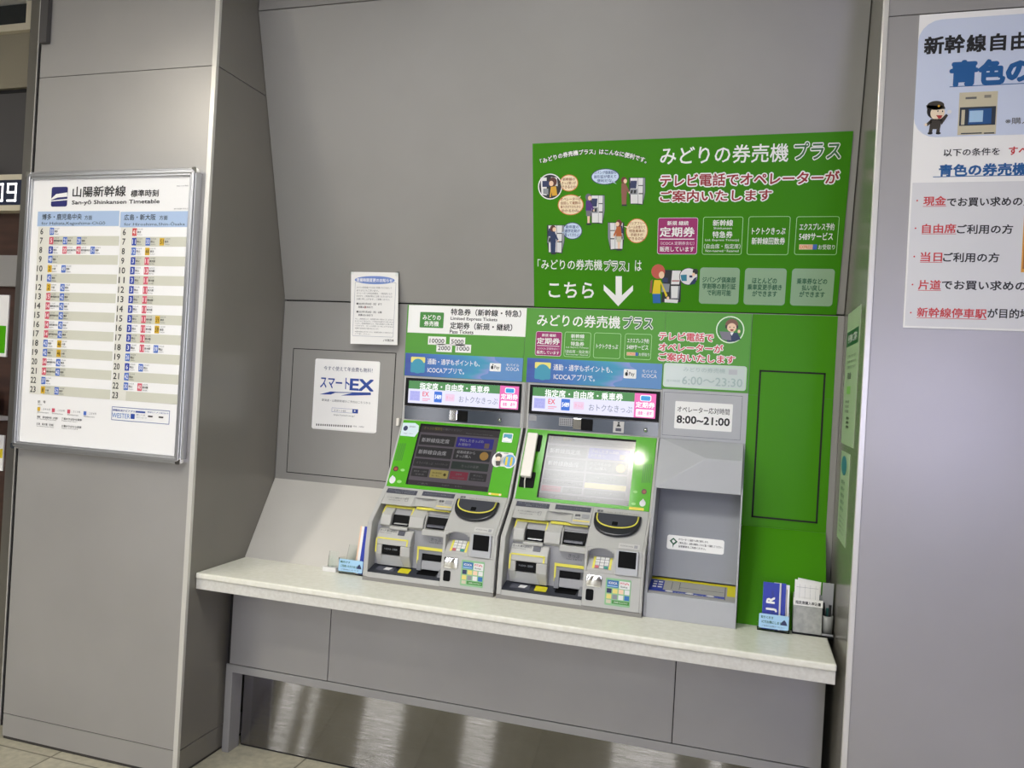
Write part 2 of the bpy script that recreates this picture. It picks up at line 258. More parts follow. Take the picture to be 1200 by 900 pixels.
PR={
'poster/heading#1':[('T','みどりの券売機',1.8468,-0.0541,0.4413,0.0614,'white',0.015,2),('T','プラス',2.1616,-0.0507,0.149,0.0566,'white',0.07,2),('T','プラス',2.1616,-0.0507,0.149,0.0566,'pdark',0.02,3),('T','テレビ電話でオペレーターが',1.9331,-0.1413,0.6094,0.0427,'white',0.12,2),('T','テレビ電話でオペレーターが',1.9331,-0.1413,0.6094,0.0427,'red',0.03,3),('T','ご案内いたします',1.8247,-0.1972,0.3895,0.0391,'white',0.12,2),('T','ご案内いたします',1.8247,-0.1972,0.3895,0.0391,'red',0.03,3)],
'poster/curved_caption#1':[('C','「',1.1725,-0.0638,0.0195,0.3224,'gdark',0.12,2),('C','「',1.1725,-0.0638,0.0195,0.3224,'white',0.025,3),('C','み',1.1927,-0.0576,0.0195,0.2929,'gdark',0.12,2),('C','み',1.1927,-0.0576,0.0195,0.2929,'white',0.025,3),('C','ど',1.2128,-0.0521,0.0195,0.2634,'gdark',0.12,2),('C','ど',1.2128,-0.0521,0.0195,0.2634,'white',0.025,3),('C','り',1.2328,-0.0472,0.0195,0.2338,'gdark',0.12,2),('C','り',1.2328,-0.0472,0.0195,0.2338,'white',0.025,3),('C','の',1.2527,-0.043,0.0195,0.2043,'gdark',0.12,2),('C','の',1.2527,-0.043,0.0195,0.2043,'white',0.025,3),('C','券',1.2725,-0.0395,0.0195,0.1748,'gdark',0.12,2),('C','券',1.2725,-0.0395,0.0195,0.1748,'white',0.025,3),('C','売',1.2923,-0.0366,0.0195,0.1453,'gdark',0.12,2),('C','売',1.2923,-0.0366,0.0195,0.1453,'white',0.025,3),('C','機',1.3119,-0.0343,0.0195,0.1157,'gdark',0.12,2),('C','機',1.3119,-0.0343,0.0195,0.1157,'white',0.025,3),('C','プ',1.3315,-0.0327,0.0195,0.0862,'gdark',0.12,2),('C','プ',1.3315,-0.0327,0.0195,0.0862,'white',0.025,3),('C','ラ',1.351,-0.0318,0.0195,0.0567,'gdark',0.12,2),('C','ラ',1.351,-0.0318,0.0195,0.0567,'white',0.025,3),('C','ス',1.3704,-0.0314,0.0195,0.0272,'gdark',0.12,2),('C','ス',1.3704,-0.0314,0.0195,0.0272,'white',0.025,3),('C','」',1.3897,-0.0317,0.0195,-0.0024,'gdark',0.12,2),('C','」',1.3897,-0.0317,0.0195,-0.0024,'white',0.025,3),('C','は',1.409,-0.0326,0.0195,-0.0319,'gdark',0.12,2),('C','は',1.409,-0.0326,0.0195,-0.0319,'white',0.025,3),('C','こ',1.4282,-0.0343,0.0195,-0.0614,'gdark',0.12,2),('C','こ',1.4282,-0.0343,0.0195,-0.0614,'white',0.025,3),('C','ん',1.4474,-0.0366,0.0195,-0.0909,'gdark',0.12,2),('C','ん',1.4474,-0.0366,0.0195,-0.0909,'white',0.025,3),('C','な',1.4665,-0.0396,0.0195,-0.1205,'gdark',0.12,2),('C','な',1.4665,-0.0396,0.0195,-0.1205,'white',0.025,3),('C','に',1.4855,-0.0432,0.0195,-0.15,'gdark',0.12,2),('C','に',1.4855,-0.0432,0.0195,-0.15,'white',0.025,3),('C','便',1.5045,-0.0474,0.0195,-0.1795,'gdark',0.12,2),('C','便',1.5045,-0.0474,0.0195,-0.1795,'white',0.025,3),('C','利',1.5235,-0.0524,0.0195,-0.209,'gdark',0.12,2),('C','利',1.5235,-0.0524,0.0195,-0.209,'white',0.025,3),('C','で',1.5424,-0.058,0.0195,-0.2386,'gdark',0.12,2),('C','で',1.5424,-0.058,0.0195,-0.2386,'white',0.025,3),('C','す',1.5613,-0.0643,0.0195,-0.2681,'gdark',0.12,2),('C','す',1.5613,-0.0643,0.0195,-0.2681,'white',0.025,3),('C','。',1.5801,-0.0712,0.0195,-0.2976,'gdark',0.12,2),('C','。',1.5801,-0.0712,0.0195,-0.2976,'white',0.025,3)],
'poster/service_box#1':[('B',1.6237,-0.4077,1.7691,-0.2743,'magenta',1,0.008),('O',1.6237,-0.4077,1.7691,-0.2743,'pinkw',2,0.008,0.0016),('T','新規 継続',1.6968,-0.2941,0.077,0.0158,'white',0.02,3),('T','定期券',1.6949,-0.326,0.1251,0.0346,'white',0.03,3),('B',1.6326,-0.354,1.7578,-0.3507,'white',3,0),('T','（ICOCA 定期券含む）',1.6969,-0.3674,0.1222,0.0134,'pinkw',0.0,3),('T','販売しています',1.6958,-0.3889,0.1252,0.0188,'white',0.02,3)],
'poster/service_box#2':[('O',1.7875,-0.4082,1.9278,-0.2723,'mint',2,0.008,0.0016),('T','新幹線',1.8575,-0.2939,0.0703,0.0215,'white',0.02,3),('T','Shinkansen',1.8577,-0.3127,0.0646,0.0081,'white',0,3),('T','特急券',1.858,-0.3358,0.0702,0.0231,'white',0.02,3),('T','Ltd. Express Ticket(s)',1.8573,-0.3562,0.1192,0.0095,'white',0,3),('T','（自由席・指定席）',1.8582,-0.378,0.1288,0.0177,'white',0,3),('T','Non-reserved・Reserved',1.8585,-0.3944,0.1174,0.0083,'white',0,3)],
'poster/service_box#3':[('O',1.9464,-0.4078,2.0888,-0.2718,'mint',2,0.008,0.0016),('T','トクトクきっぷ',2.0174,-0.3232,0.1139,0.023,'white',0.02,3),('T','新幹線回数券',2.0181,-0.3585,0.1139,0.0245,'white',0.02,3)],
'poster/service_box#4':[('O',2.109,-0.4067,2.2503,-0.273,'mint',2,0.008,0.0016),('T','エクスプレス予約',2.1785,-0.3088,0.1146,0.0239,'white',0.02,3),('T','5489サービス',2.1778,-0.3421,0.1117,0.0254,'white',0.02,3),('B',2.1242,-0.3881,2.1696,-0.3706,'peach',3,0),('B',2.1696,-0.3879,2.1837,-0.3704,'blue',3,0),('T','EXPRESS',2.1476,-0.3793,0.0412,0.0121,'orange',0.02,3),('T','お受取り',2.2153,-0.3794,0.0546,0.0175,'white',0,3)],
'poster/information_box#1':[('B',1.7832,-0.5905,1.9257,-0.4558,'sage',1,0.012),('T','ジバング倶楽部',1.8529,-0.5006,0.1189,0.0208,'gink',0.035,2),('T','学割等の割引証',1.8539,-0.5246,0.1191,0.0209,'gink',0.035,2),('T','で利用可能',1.8552,-0.5488,0.0852,0.021,'gink',0.035,2)],
'poster/information_box#2':[('B',1.944,-0.5904,2.0881,-0.4562,'sage',1,0.012),('T','ほとんどの',2.0137,-0.5012,0.0849,0.0205,'gink',0.035,2),('T','乗車変更手続き',2.0149,-0.5248,0.1191,0.0205,'gink',0.035,2),('T','ができます',2.0164,-0.5486,0.0852,0.0206,'gink',0.035,2)],
'poster/information_box#3':[('B',2.1064,-0.5895,2.2496,-0.4559,'sage',1,0.012),('T','乗車券などの',2.1757,-0.5008,0.1016,0.0202,'gink',0.035,2),('T','払い戻し',2.1774,-0.5241,0.0679,0.0203,'gink',0.035,2),('T','ができます',2.1791,-0.5475,0.085,0.0203,'gink',0.035,2)],
'poster/guidance#1':[('T','「みどりの券売機',1.2877,-0.4507,0.2565,0.0397,'white',0.01,2),('T','プラス',1.4646,-0.453,0.0805,0.0373,'white',0.09,2),('T','プラス',1.4646,-0.453,0.0805,0.0373,'pdark',0.02,3),('T','」は',1.5381,-0.453,0.0567,0.0419,'white',0.01,2),('T','こちら',1.2935,-0.5496,0.1796,0.0603,'white',0.02,2)],
'poster/arrow#1':[('Q',[(1.4683,-0.4928),(1.4923,-0.4925),(1.4935,-0.5663),(1.5354,-0.5261),(1.5358,-0.5473),(1.4798,-0.6084),(1.4228,-0.5479),(1.4226,-0.5258),(1.4693,-0.5668)],'white',2,0)],
'poster/illustration#1':[('E',1.212,-0.1551,0.0476,0.048,'white',2),('E',1.212,-0.1551,0.0436,0.0441,'outl',3),('Q',[(1.1753,-0.1206),(1.1989,-0.121),(1.1983,-0.1876),(1.178,-0.1842)],'pw',4,0),('Q',[(1.1819,-0.1333),(1.2122,-0.1339),(1.2087,-0.156),(1.1817,-0.1556)],'navy',5,0),('Q',[(1.185,-0.1619),(1.2052,-0.1623),(1.2051,-0.1846),(1.1848,-0.1811)],'pg',5,0),('Q',[(1.2157,-0.1197),(1.2391,-0.1218),(1.2422,-0.1534),(1.2188,-0.1499)],'pw',4,0),('E',1.2239,-0.1373,0.0154,0.0164,'hairb',6),('E',1.2172,-0.1435,0.0087,0.01,'skin',7),('Q',[(1.2154,-0.1561),(1.2355,-0.1533),(1.2404,-0.1882),(1.2202,-0.1896)],'gold',6,0),('Q',[(1.2154,-0.1561),(1.2204,-0.1593),(1.2151,-0.1942),(1.21,-0.1942)],'gold',7,0)],
'poster/illustration#2':[('Q',[(1.5134,-0.1274),(1.5736,-0.1286),(1.5748,-0.1825),(1.5672,-0.2268),(1.5201,-0.2233),(1.5145,-0.1865)],'outl',2,0),('Q',[(1.5184,-0.1295),(1.5461,-0.13),(1.548,-0.2217),(1.5213,-0.2214)],'pw',3,0),('Q',[(1.5473,-0.13),(1.5651,-0.1304),(1.5647,-0.2238),(1.5492,-0.2217)],'pw',3,0),('Q',[(1.5657,-0.1304),(1.5725,-0.1305),(1.5736,-0.1825),(1.567,-0.2169)],'pg',3,0),('Q',[(1.5198,-0.1393),(1.5432,-0.1397),(1.5407,-0.1672),(1.5178,-0.1668)],'navy',4,0),('Q',[(1.5179,-0.1687),(1.5451,-0.1692),(1.5455,-0.1889),(1.5157,-0.1885)],'pg',4,0),('Q',[(1.5217,-0.1728),(1.5291,-0.1729),(1.5268,-0.1847),(1.5194,-0.1846)],'outl',5,0),('Q',[(1.5328,-0.173),(1.5414,-0.1731),(1.5392,-0.1849),(1.5318,-0.1848)],'outl',5,0),('Q',[(1.5485,-0.1555),(1.5651,-0.1558),(1.5651,-0.1588),(1.5485,-0.1585)],'outl',5,0),('Q',[(1.5503,-0.1841),(1.5651,-0.1843),(1.5651,-0.1882),(1.5504,-0.188)],'outl',5,0),('E',1.4949,-0.1369,0.0108,0.012,'hairr',6),('E',1.4998,-0.1402,0.0065,0.0079,'skin',7),('Q',[(1.4858,-0.1483),(1.5023,-0.1486),(1.507,-0.1833),(1.4852,-0.183)],'brown',6,0),('Q',[(1.4972,-0.1527),(1.5034,-0.1528),(1.5163,-0.1781),(1.5101,-0.1813)],'brown',7,0),('E',1.5153,-0.1814,0.0027,0.0032,'skin',8),('Q',[(1.4862,-0.1809),(1.506,-0.1812),(1.505,-0.2255),(1.488,-0.2253)],'brown',6,0),('Q',[(1.489,-0.2243),(1.5067,-0.2245),(1.5078,-0.2309),(1.488,-0.2307)],'outl',7,0)],
'poster/illustration#3':[('Q',[(1.3691,-0.1885),(1.4233,-0.1892),(1.4239,-0.248),(1.4166,-0.2963),(1.3741,-0.2929),(1.3694,-0.2528)],'outl',2,0),('Q',[(1.3735,-0.1907),(1.3985,-0.191),(1.3993,-0.2909),(1.3752,-0.2908)],'pw',3,0),('Q',[(1.3996,-0.191),(1.4156,-0.1912),(1.4143,-0.2931),(1.4004,-0.2909)],'pw',3,0),('Q',[(1.4162,-0.1913),(1.4223,-0.1913),(1.4228,-0.2479),(1.4165,-0.2856)],'pg',3,0),('Q',[(1.3747,-0.2014),(1.3958,-0.2017),(1.3933,-0.2315),(1.3726,-0.2313)],'navy',4,0),('Q',[(1.3727,-0.2335),(1.3972,-0.2338),(1.3973,-0.2552),(1.3705,-0.255)],'pg',4,0),('Q',[(1.376,-0.2378),(1.3827,-0.2379),(1.3806,-0.2508),(1.3739,-0.2508)],'outl',5,0),('Q',[(1.3861,-0.2379),(1.3939,-0.238),(1.3917,-0.2509),(1.385,-0.2508)],'outl',5,0),('Q',[(1.4004,-0.2188),(1.4153,-0.219),(1.4154,-0.2222),(1.4004,-0.222)],'outl',5,0),('Q',[(1.4017,-0.2498),(1.4151,-0.25),(1.4151,-0.2543),(1.4018,-0.2542)],'outl',5,0),('E',1.3614,-0.1963,0.012,0.0133,'hairg',6),('E',1.3668,-0.1998,0.0072,0.0086,'skin',7),('Q',[(1.3519,-0.2088),(1.369,-0.209),(1.3734,-0.2471),(1.351,-0.2469)],'purple',6,0),('Q',[(1.3637,-0.2136),(1.3701,-0.2136),(1.383,-0.2414),(1.3766,-0.2448)],'purple',7,0),('E',1.382,-0.2449,0.003,0.0035,'skin',8),('Q',[(1.352,-0.2446),(1.3724,-0.2448),(1.3708,-0.2667),(1.3532,-0.2666)],'greyc',6,0),('Q',[(1.357,-0.2643),(1.3671,-0.2644),(1.3662,-0.2935),(1.358,-0.2934)],'skin',5,0),('Q',[(1.3544,-0.2923),(1.3726,-0.2924),(1.3737,-0.2993),(1.3533,-0.2992)],'outl',7,0)],
'poster/illustration#4':[('Q',[(1.1987,-0.2987),(1.2685,-0.2989),(1.2683,-0.3587),(1.2581,-0.4081),(1.2036,-0.4051),(1.1981,-0.3643)],'outl',2,0),('Q',[(1.2044,-0.3009),(1.2365,-0.301),(1.236,-0.4027),(1.205,-0.4029)],'pw',3,0),('Q',[(1.238,-0.301),(1.2585,-0.3011),(1.2553,-0.4048),(1.2374,-0.4027)],'pw',3,0),('Q',[(1.2593,-0.3011),(1.267,-0.3011),(1.2669,-0.3587),(1.2582,-0.3971)],'pg',3,0),('Q',[(1.2058,-0.3118),(1.2329,-0.3119),(1.2292,-0.3423),(1.2026,-0.3423)],'navy',4,0),('Q',[(1.2026,-0.3446),(1.2342,-0.3445),(1.234,-0.3665),(1.1996,-0.3666)],'pg',4,0),('Q',[(1.2069,-0.349),(1.2155,-0.349),(1.2125,-0.3621),(1.2039,-0.3621)],'outl',5,0),('Q',[(1.2198,-0.349),(1.2298,-0.349),(1.2269,-0.3621),(1.2183,-0.3621)],'outl',5,0),('Q',[(1.2385,-0.3293),(1.2577,-0.3293),(1.2577,-0.3326),(1.2385,-0.3326)],'outl',5,0),('Q',[(1.2398,-0.361),(1.2569,-0.3609),(1.2569,-0.3653),(1.2398,-0.3653)],'outl',5,0),('E',1.2227,-0.3125,0.0116,0.0126,'hairb',6),('E',1.2279,-0.3159,0.0069,0.0083,'skin',7),('Q',[(1.2127,-0.3247),(1.2304,-0.3247),(1.2346,-0.3613),(1.2113,-0.3614)],'navyb',6,0),('Q',[(1.2248,-0.3292),(1.2315,-0.3292),(1.2446,-0.3557),(1.2379,-0.3591)],'navyb',7,0),('E',1.2434,-0.3591,0.0029,0.0034,'skin',8),('Q',[(1.2124,-0.3591),(1.2335,-0.3591),(1.2314,-0.4059),(1.2132,-0.4061)],'navyb',6,0),('Q',[(1.2143,-0.405),(1.2332,-0.4049),(1.2343,-0.4115),(1.2131,-0.4117)],'outl',7,0)],
'poster/illustration#5':[('Q',[(1.4977,-0.2903),(1.4357,-0.29),(1.4364,-0.347),(1.4458,-0.394),(1.4942,-0.3906),(1.4987,-0.3522)],'outl',2,0),('Q',[(1.4927,-0.2924),(1.4643,-0.2923),(1.4656,-0.3886),(1.4929,-0.3885)],'pw',3,0),('Q',[(1.463,-0.2923),(1.4447,-0.2922),(1.4484,-0.3908),(1.4643,-0.3886)],'pw',3,0),('Q',[(1.444,-0.2922),(1.437,-0.2921),(1.4376,-0.347),(1.4457,-0.3836)],'pg',3,0),('Q',[(1.4916,-0.3027),(1.4676,-0.3026),(1.4712,-0.3315),(1.4945,-0.3315)],'navy',4,0),('Q',[(1.4946,-0.3335),(1.4667,-0.3335),(1.467,-0.3543),(1.4974,-0.3542)],'pg',4,0),('Q',[(1.4909,-0.3377),(1.4833,-0.3377),(1.486,-0.3501),(1.4936,-0.3501)],'outl',5,0),('Q',[(1.4795,-0.3377),(1.4706,-0.3377),(1.4733,-0.3501),(1.4809,-0.3501)],'outl',5,0),('Q',[(1.4628,-0.319),(1.4456,-0.319),(1.4456,-0.3221),(1.4628,-0.3221)],'outl',5,0),('Q',[(1.4619,-0.3491),(1.4466,-0.3491),(1.4466,-0.3533),(1.4619,-0.3532)],'outl',5,0),('E',1.478,-0.2934,0.0116,0.0132,'hairr',6),('E',1.4728,-0.2966,0.007,0.0085,'skin',7),('Q',[(1.4687,-0.3058),(1.4855,-0.3059),(1.4903,-0.3436),(1.4681,-0.3436)],'orangeb',6,0),('Q',[(1.4761,-0.3104),(1.4698,-0.3103),(1.4575,-0.3379),(1.4639,-0.3413)],'orangeb',7,0),('E',1.4586,-0.3413,0.0029,0.0034,'skin',8),('Q',[(1.4692,-0.3413),(1.4892,-0.3413),(1.4879,-0.3631),(1.4705,-0.3632)],'cream',6,0),('Q',[(1.4743,-0.3609),(1.4842,-0.3608),(1.4836,-0.3897),(1.4756,-0.3897)],'skin',5,0),('Q',[(1.4719,-0.3885),(1.4899,-0.3884),(1.4911,-0.3954),(1.471,-0.3955)],'outl',7,0)],
'poster/speech_bubble#1':[('E',1.2855,-0.1431,0.036,0.031,'orange',2),('Q',[(1.2389,-0.1486),(1.2526,-0.14),(1.2626,-0.1528)],'creamb',3,0),('E',1.2855,-0.1431,0.0331,0.0282,'creamb',3),('T','新幹線の',1.2855,-0.1291,0.0476,0.0113,'brown2',0.02,4),('T','きっぷ買いが',1.2854,-0.1431,0.0543,0.0114,'brown2',0.02,4),('T','できるのか',1.2854,-0.1573,0.0544,0.0113,'brown2',0.02,4)],
'poster/speech_bubble#2':[('E',1.4243,-0.1225,0.0535,0.0293,'navy',2),('Q',[(1.468,-0.1496),(1.4456,-0.1325),(1.4554,-0.145)],'skyb',3,0),('E',1.4243,-0.1225,0.0506,0.0265,'skyb',3),('T','ジパング倶楽部の',1.424,-0.1078,0.0834,0.0117,'blue2',0.02,4),('T','割引証が使えて',1.4242,-0.1225,0.0835,0.0117,'blue2',0.02,4),('T','便利だな。',1.4244,-0.1372,0.0613,0.0117,'blue2',0.02,4)],
'poster/speech_bubble#3':[('E',1.2921,-0.2238,0.0504,0.0386,'orange',2),('Q',[(1.3318,-0.1911),(1.311,-0.1977),(1.321,-0.2105)],'creamb',3,0),('E',1.2921,-0.2238,0.0474,0.0358,'creamb',3),('T','オペレーターと',1.2919,-0.2024,0.078,0.0114,'brown2',0.02,4),('T','会話して複数の',1.2919,-0.2167,0.0781,0.0114,'brown2',0.02,4),('T','乗り方ができたから',1.2919,-0.231,0.0782,0.0114,'brown2',0.02,4),('T','助かるわね。',1.2919,-0.2454,0.0721,0.0115,'brown2',0.02,4)],
'poster/speech_bubble#4':[('E',1.2987,-0.3216,0.0391,0.0325,'navy',2),('Q',[(1.2549,-0.3297),(1.2674,-0.32),(1.2775,-0.3329)],'skyb',3,0),('E',1.2987,-0.3216,0.0361,0.0296,'skyb',3),('T','新年度の',1.2987,-0.3063,0.0509,0.0122,'blue2',0.02,4),('T','通学定期が',1.2986,-0.3216,0.0594,0.0123,'blue2',0.02,4),('T','買ってきたよ！',1.2986,-0.337,0.0595,0.0123,'blue2',0.02,4)],
'poster/speech_bubble#5':[('E',1.5461,-0.322,0.0411,0.0456,'orange',2),('Q',[(1.4959,-0.3045),(1.5111,-0.3053),(1.521,-0.3179)],'creamb',3,0),('E',1.5461,-0.322,0.0382,0.0428,'creamb',3),('T','バリアフリー',1.5454,-0.2938,0.0628,0.0113,'brown2',0.02,4),('T','ルームを使えて',1.5456,-0.3079,0.0629,0.0113,'brown2',0.02,4),('T','特急乗車の',1.546,-0.322,0.0576,0.0114,'brown2',0.02,4),('T','手続きが',1.5463,-0.3363,0.0462,0.0114,'brown2',0.02,4),('T','できるのね。',1.5465,-0.3505,0.0631,0.0114,'brown2',0.02,4)],
'poster/illustration#6':[('Q',[(1.6531,-0.4661),(1.7163,-0.4669),(1.7155,-0.5874),(1.6438,-0.5892)],'outl',2,0),('Q',[(1.6817,-0.4689),(1.7132,-0.4685),(1.7086,-0.5198),(1.6785,-0.5203)],'pw',3,0),('Q',[(1.6787,-0.5267),(1.7119,-0.5261),(1.7088,-0.5747),(1.6786,-0.5753)],'pg',3,0),('Q',[(1.6787,-0.5267),(1.7056,-0.5263),(1.7039,-0.5715),(1.6817,-0.572)],'pw',4,0),('Q',[(1.646,-0.4951),(1.6667,-0.4964),(1.6656,-0.5141),(1.6449,-0.5128)],'navy',4,0),('Q',[(1.6469,-0.471),(1.6754,-0.4706),(1.6757,-0.4787),(1.6471,-0.479)],'outl',4,0),('Q',[(1.645,-0.5177),(1.6737,-0.5187),(1.6714,-0.5495),(1.6427,-0.5501)],'pg',4,0),('Q',[(1.6562,-0.5758),(1.7073,-0.5779),(1.7045,-0.5909),(1.6566,-0.5889)],'pw',4,0),('Q',[(1.6814,-0.509),(1.7082,-0.5086),(1.7081,-0.5048),(1.6812,-0.5052)],'red',5,0),('E',1.6294,-0.4728,0.0255,0.0272,'hairl',6),('E',1.6425,-0.4855,0.0102,0.0135,'skin',7),('Q',[(1.6159,-0.5052),(1.6399,-0.5049),(1.6397,-0.5566),(1.6091,-0.5573)],'yellow',6,0),('Q',[(1.6368,-0.5081),(1.6416,-0.5096),(1.667,-0.5625),(1.6608,-0.5692)],'yellow',7,0),('Q',[(1.6015,-0.5087),(1.6094,-0.5021),(1.6074,-0.554),(1.5994,-0.5543)],'brown',5,0),('Q',[(1.6107,-0.5573),(1.6397,-0.5566),(1.6422,-0.5919),(1.6132,-0.5926)],'blue3',6,0),('E',1.6689,-0.5723,0.0048,0.0058,'skin',7),('E',1.7421,-0.4898,0.0343,0.0324,'outl',5),('E',1.7421,-0.4898,0.0318,0.0302,'pw',6),('Q',[(1.7121,-0.4845),(1.7356,-0.4826),(1.7364,-0.5065),(1.7176,-0.5068)],'teal',7,0),('Q',[(1.7451,-0.4856),(1.756,-0.4855),(1.7563,-0.4935),(1.7454,-0.4936)],'navy',7,0),('E',1.7664,-0.4711,0.0099,0.0102,'outl',7),('Q',[(1.7627,-0.4965),(1.7733,-0.4899),(1.7665,-0.5172),(1.7463,-0.5191)],'navyb',8,0),('E',1.7606,-0.4822,0.0056,0.0069,'skin',8)],
'head1/lettering#1':[('B',0.5992,-1.2573,1.1126,-1.1421,'white',1,0),('T','特急券（新幹線・特急）',0.9397,-1.1655,0.3006,0.0272,'black',0.03,2),('T','Limited Express Tickets',0.8901,-1.1942,0.2015,0.016,'black',0.025,2),('T','定期券（新規・継続）',0.9224,-1.2221,0.2666,0.0278,'black',0.03,2),('T','Pass Tickets',0.84,-1.247,0.1026,0.0147,'black',0.025,2),('B',0.6525,-1.2345,0.7585,-1.1696,'hgreen',2,0.004),('T','みどりの',0.7055,-1.1915,0.0802,0.0213,'white',0.02,3),('T','券売機',0.7051,-1.2171,0.0649,0.0213,'white',0.02,3),('B',0.6943,-1.3042,0.774,-1.2698,'white',2,0),('T','10000',0.7342,-1.2876,0.0646,0.0177,'black',0.015,3),('B',0.7903,-1.3041,0.8583,-1.2694,'white',2,0),('T','5000',0.8245,-1.2873,0.0531,0.0176,'black',0.015,3),('B',0.7334,-1.3325,0.8021,-1.2994,'white',2,0),('T','2000',0.7678,-1.3165,0.0537,0.0176,'black',0.015,3),('B',0.8172,-1.3315,0.8853,-1.2979,'white',2,0),('T','1000',0.8513,-1.3152,0.0532,0.0175,'black',0.015,3)],
'ban1/lettering#1':[('T','通勤・通学もポイントも、',0.8125,-1.3741,0.2299,0.0241,'white',0.01,2),('T','ICOCAアプリで。',0.7808,-1.409,0.1612,0.0232,'white',0.01,2),('T','モバイル',1.0673,-1.3725,0.0543,0.0113,'white',0,2),('T','ICOCA',1.0675,-1.3888,0.0544,0.0139,'white',0.0,2)],
'ban1/application_icon#1':[('B',0.6232,-1.4231,0.6869,-1.3579,'iconblue',1,0.006),('B',0.6232,-1.3815,0.6869,-1.3579,'iconyel',2,0.004),('E',0.6552,-1.3959,0.029,0.0307,'iconblue',3)],
'ban1/payment_mark#1':[('B',0.9704,-1.4015,1.0179,-1.3687,'white',1,0.003),('E',0.9814,-1.386,0.0055,0.0074,'black',2),('E',0.9838,-1.3752,0.002,0.0035,'black',2),('E',0.9879,-1.3843,0.002,0.0035,'white',3),('T','Pay',1.0009,-1.3867,0.021,0.0175,'black',0.01,2)],
'ban2/lettering#1':[('T','通勤・通学もポイントも、',1.3534,-1.3726,0.2354,0.0247,'white',0.01,2),('T','ICOCAアプリで。',1.3214,-1.4093,0.1648,0.0239,'white',0.01,2),('T','モバイル',1.614,-1.3709,0.0554,0.0116,'white',0,2),('T','ICOCA',1.6141,-1.3887,0.0554,0.0143,'white',0.0,2)],
'ban2/application_icon#1':[('B',1.1599,-1.4233,1.2251,-1.3559,'iconblue',1,0.006),('B',1.1594,-1.3802,1.2248,-1.3559,'iconyel',2,0.004),('E',1.1927,-1.3952,0.0298,0.0316,'iconblue',3)],
'ban2/payment_mark#1':[('B',1.5149,-1.4022,1.5635,-1.3668,'white',1,0.003),('E',1.5263,-1.3855,0.0056,0.0076,'black',2),('E',1.5287,-1.3738,0.0021,0.0036,'black',2),('E',1.5329,-1.3836,0.0021,0.0036,'white',3),('T','Pay',1.5462,-1.3863,0.0214,0.018,'black',0.01,2)],
'head2/lettering#1':[('T','みどりの券売機',1.3246,-1.1877,0.3318,0.047,'white',0.02,2),('T','プラス',1.5586,-1.1871,0.1132,0.0444,'white',0.08,2),('T','プラス',1.5586,-1.1871,0.1132,0.0444,'gink',0.02,3)],
'head2/service_box#1':[('B',1.1563,-1.3294,1.2633,-1.2329,'magenta',1,0.008),('O',1.1563,-1.3294,1.2633,-1.2329,'pinkw',2,0.008,0.0016),('T','新規 継続',1.21,-1.2474,0.0568,0.0115,'white',0.02,3),('T','定期券',1.2087,-1.2706,0.0921,0.025,'white',0.03,3),('B',1.1631,-1.2908,1.255,-1.2884,'white',3,0),('T','（ICOCA 定期券含む）',1.2103,-1.3005,0.0898,0.0096,'pinkw',0.0,3),('T','販売しています',1.2095,-1.3159,0.0918,0.0134,'white',0.02,3)],
'head2/service_box#2':[('O',1.274,-1.3292,1.3792,-1.2309,'mint',2,0.008,0.0016),('T','新幹線',1.3264,-1.2466,0.0529,0.0157,'white',0.02,3),('T','Shinkansen',1.3266,-1.2604,0.0485,0.0059,'white',0,3),('T','特急券',1.3268,-1.2771,0.0527,0.0167,'white',0.02,3),('T','Ltd. Express Ticket(s)',1.3263,-1.2919,0.0892,0.0069,'white',0,3),('T','（自由席・指定席）',1.327,-1.3076,0.0963,0.0128,'white',0,3),('T','Non-reserved・Reserved',1.3272,-1.3194,0.0878,0.0059,'white',0,3)],
'head2/service_box#3':[('O',1.3919,-1.3287,1.4973,-1.2301,'mint',2,0.008,0.0016),('T','トクトクきっぷ',1.4447,-1.2824,0.0844,0.0177,'white',0.02,3)],
'head2/service_box#4':[('O',1.5122,-1.3275,1.6153,-1.2292,'mint',2,0.008,0.0016),('T','エクスプレス予約',1.5632,-1.2558,0.0829,0.0177,'white',0.02,3),('T','5489サービス',1.5623,-1.2803,0.0816,0.0187,'white',0.02,3),('B',1.5223,-1.3138,1.5558,-1.301,'peach',3,0),('B',1.5558,-1.3138,1.5663,-1.301,'blue',3,0),('T','EXPRESS',1.5396,-1.3074,0.0303,0.0088,'orange',0.02,3),('T','お受取り',1.5896,-1.3078,0.0404,0.0127,'white',0,3)],
'tv/lettering#1':[('T','テレビ電話で',1.7424,-1.2343,0.2009,0.031,'white',0.11,2),('T','テレビ電話で',1.7424,-1.2343,0.2009,0.031,'redp',0.03,3),('T','オペレーターが',1.7617,-1.2747,0.235,0.0296,'white',0.11,2),('T','オペレーターが',1.7617,-1.2747,0.235,0.0296,'redp',0.03,3),('T','ご案内いたします',1.7845,-1.3129,0.2794,0.0302,'white',0.11,2),('T','ご案内いたします',1.7845,-1.3129,0.2794,0.0302,'redp',0.03,3)],
